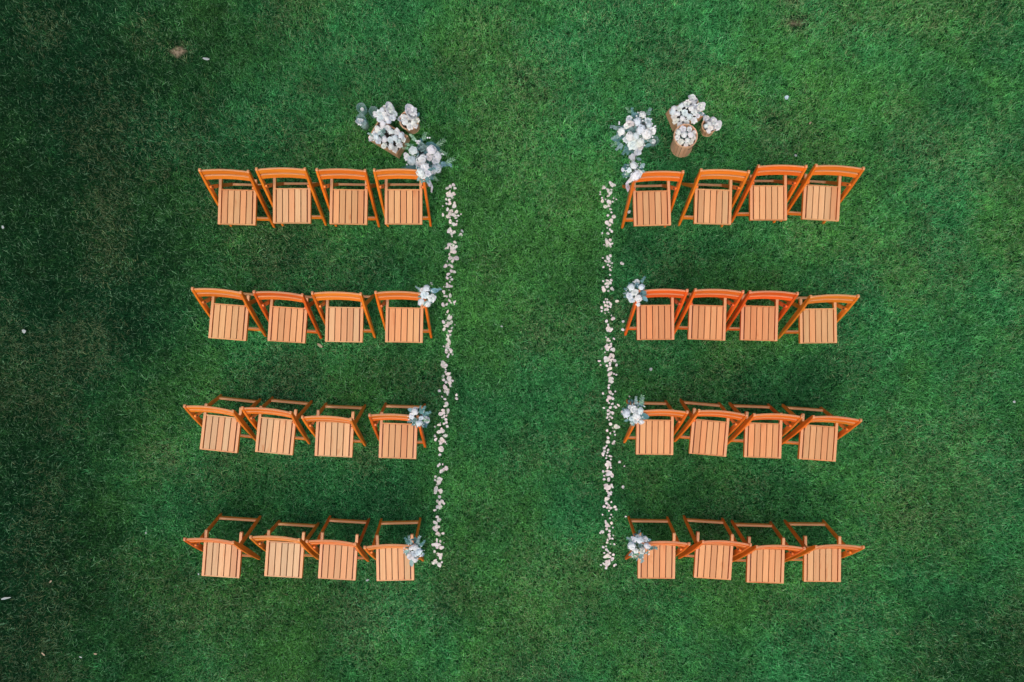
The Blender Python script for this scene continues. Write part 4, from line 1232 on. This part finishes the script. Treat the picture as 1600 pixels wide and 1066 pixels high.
small_v, small_f = [], []
for n_, (side, x, y, r_) in enumerate(P_all):
    P, e_, k = put_petal(x, y, r_)
    if n_ < 290:
        o = mesh_obj('rose_petal', rng.choice(PET), None, P, e_, (k * rng.uniform(0.85, 1.2), k * rng.uniform(0.75, 1.1), k), color=vary(rng.choice(PCOL), 0.05))
        zone = next((z_[2] for z_ in ROWZ if z_[0] <= y < z_[1]), ROWZ[-1][2])
        off_ = (side == 'left' and (x < 681 or x > 716)) or (side == 'right' and (x < 938 or x > 962))
        tag(o, 'pale pink rose petal in the %s aisle trail, %s' % (side, zone), 'petal', 'rose petals in the %s aisle trail, %s' % (side, zone))
    else:
        me = rng.choice(PET)
        M_ = Matrix.LocRotScale(P, Matrix.Rotation(e_[2], 3, 'Z').to_quaternion() @ Vector((0, 0, 1)).rotation_difference(Vector((math.sin(e_[0]), math.sin(e_[1]), 1))), (k, k, k))
        b0 = len(small_v)
        small_v += [tuple(M_ @ v.co) for v in me.vertices]
        small_f += [tuple(b0 + i for i in p_.vertices) for p_ in me.polygons]
sm = mesh_obj('scattered_petals', raw_mesh('scattered_petals', small_v, small_f, M_PETAL, True), color=(0.77, 0.72, 0.70))
tag(sm, 'smallest rose petals and torn bits scattered along both aisle trails', 'petals', kind='stuff')

# ---- stray bits on the lawn
for (x, y, r_, st, lab) in [(322.5, 92, 2.2, 2.4, 'stray white scrap right of the brown bare patch, upper left lawn'),
                            (1229, 152.5, 3.4, 1.0, 'pale blue stray petal on open grass above the right chairs'),
                            (1243.5, 243, 1.8, 1.3, 'tiny stray petal just above the right front row'),
                            (1017, 577, 2.6, 1.1, 'stray petal between the second and third right rows'),
                            (8.5, 935, 2.4, 3.2, 'long white scrap at the lower left lawn edge'),
                            (37.5, 518, 3.0, 1.2, 'curled white petal on dark grass near the left edge'),
                            (228, 833, 1.6, 1.1, 'stray petal on grass left of the last left row'),
                            (396, 822, 2.2, 1.6, 'stray petal behind the farthest last-row left chair'),
                            (310, 897, 1.8, 1.2, 'stray petal left of the farthest last-row seat corner'),
                            (574, 907, 2.2, 1.3, 'cream stray petal below the last left row'),
                            (500, 540, 2.6, 2.0, 'grey twig-like scrap below the second left row'),
                            (1585, 628, 2.0, 1.3, 'stray petal near the right edge of the lawn'),
                            (4, 355, 2.2, 1.4, 'stray petal at the left edge level with the front row'),
                            (79, 909, 1.8, 1.5, 'tan fallen leaf bit on the lower left lawn'),
                            (149, 1022, 2.0, 1.4, 'pale fallen leaf bit near the bottom left'),
                            (126, 1027, 1.6, 1.6, 'small white scrap near the bottom left corner'),
                            (67, 1022, 1.4, 3.0, 'thin pale straw on the bottom left lawn'),
                            (1266, 192, 2.0, 1.4, 'dry brown leaf bit on grass above the right front row'),
                            (784, 510, 1.8, 1.2, 'tiny white speck of petal in the middle aisle'),
                            (722, 361, 2.2, 1.6, 'white torn petal right of the left trail, front row')]:
    P, e_, k = put_petal(x, y, r_, 0.034)
    dryc = 'leaf bit' in lab or 'straw' in lab or 'twig' in lab
    o = mesh_obj('leaf_scrap' if dryc else 'stray_petal', rng.choice(PET), None, P, e_, (k * st * 0.78, k * 0.78, k * 0.78), color=(0.42, 0.34, 0.22) if dryc else ((0.55, 0.68, 0.78) if 'blue' in lab else (0.42, 0.47, 0.45)))
    tag(o, lab, 'leaf' if dryc else 'petal')
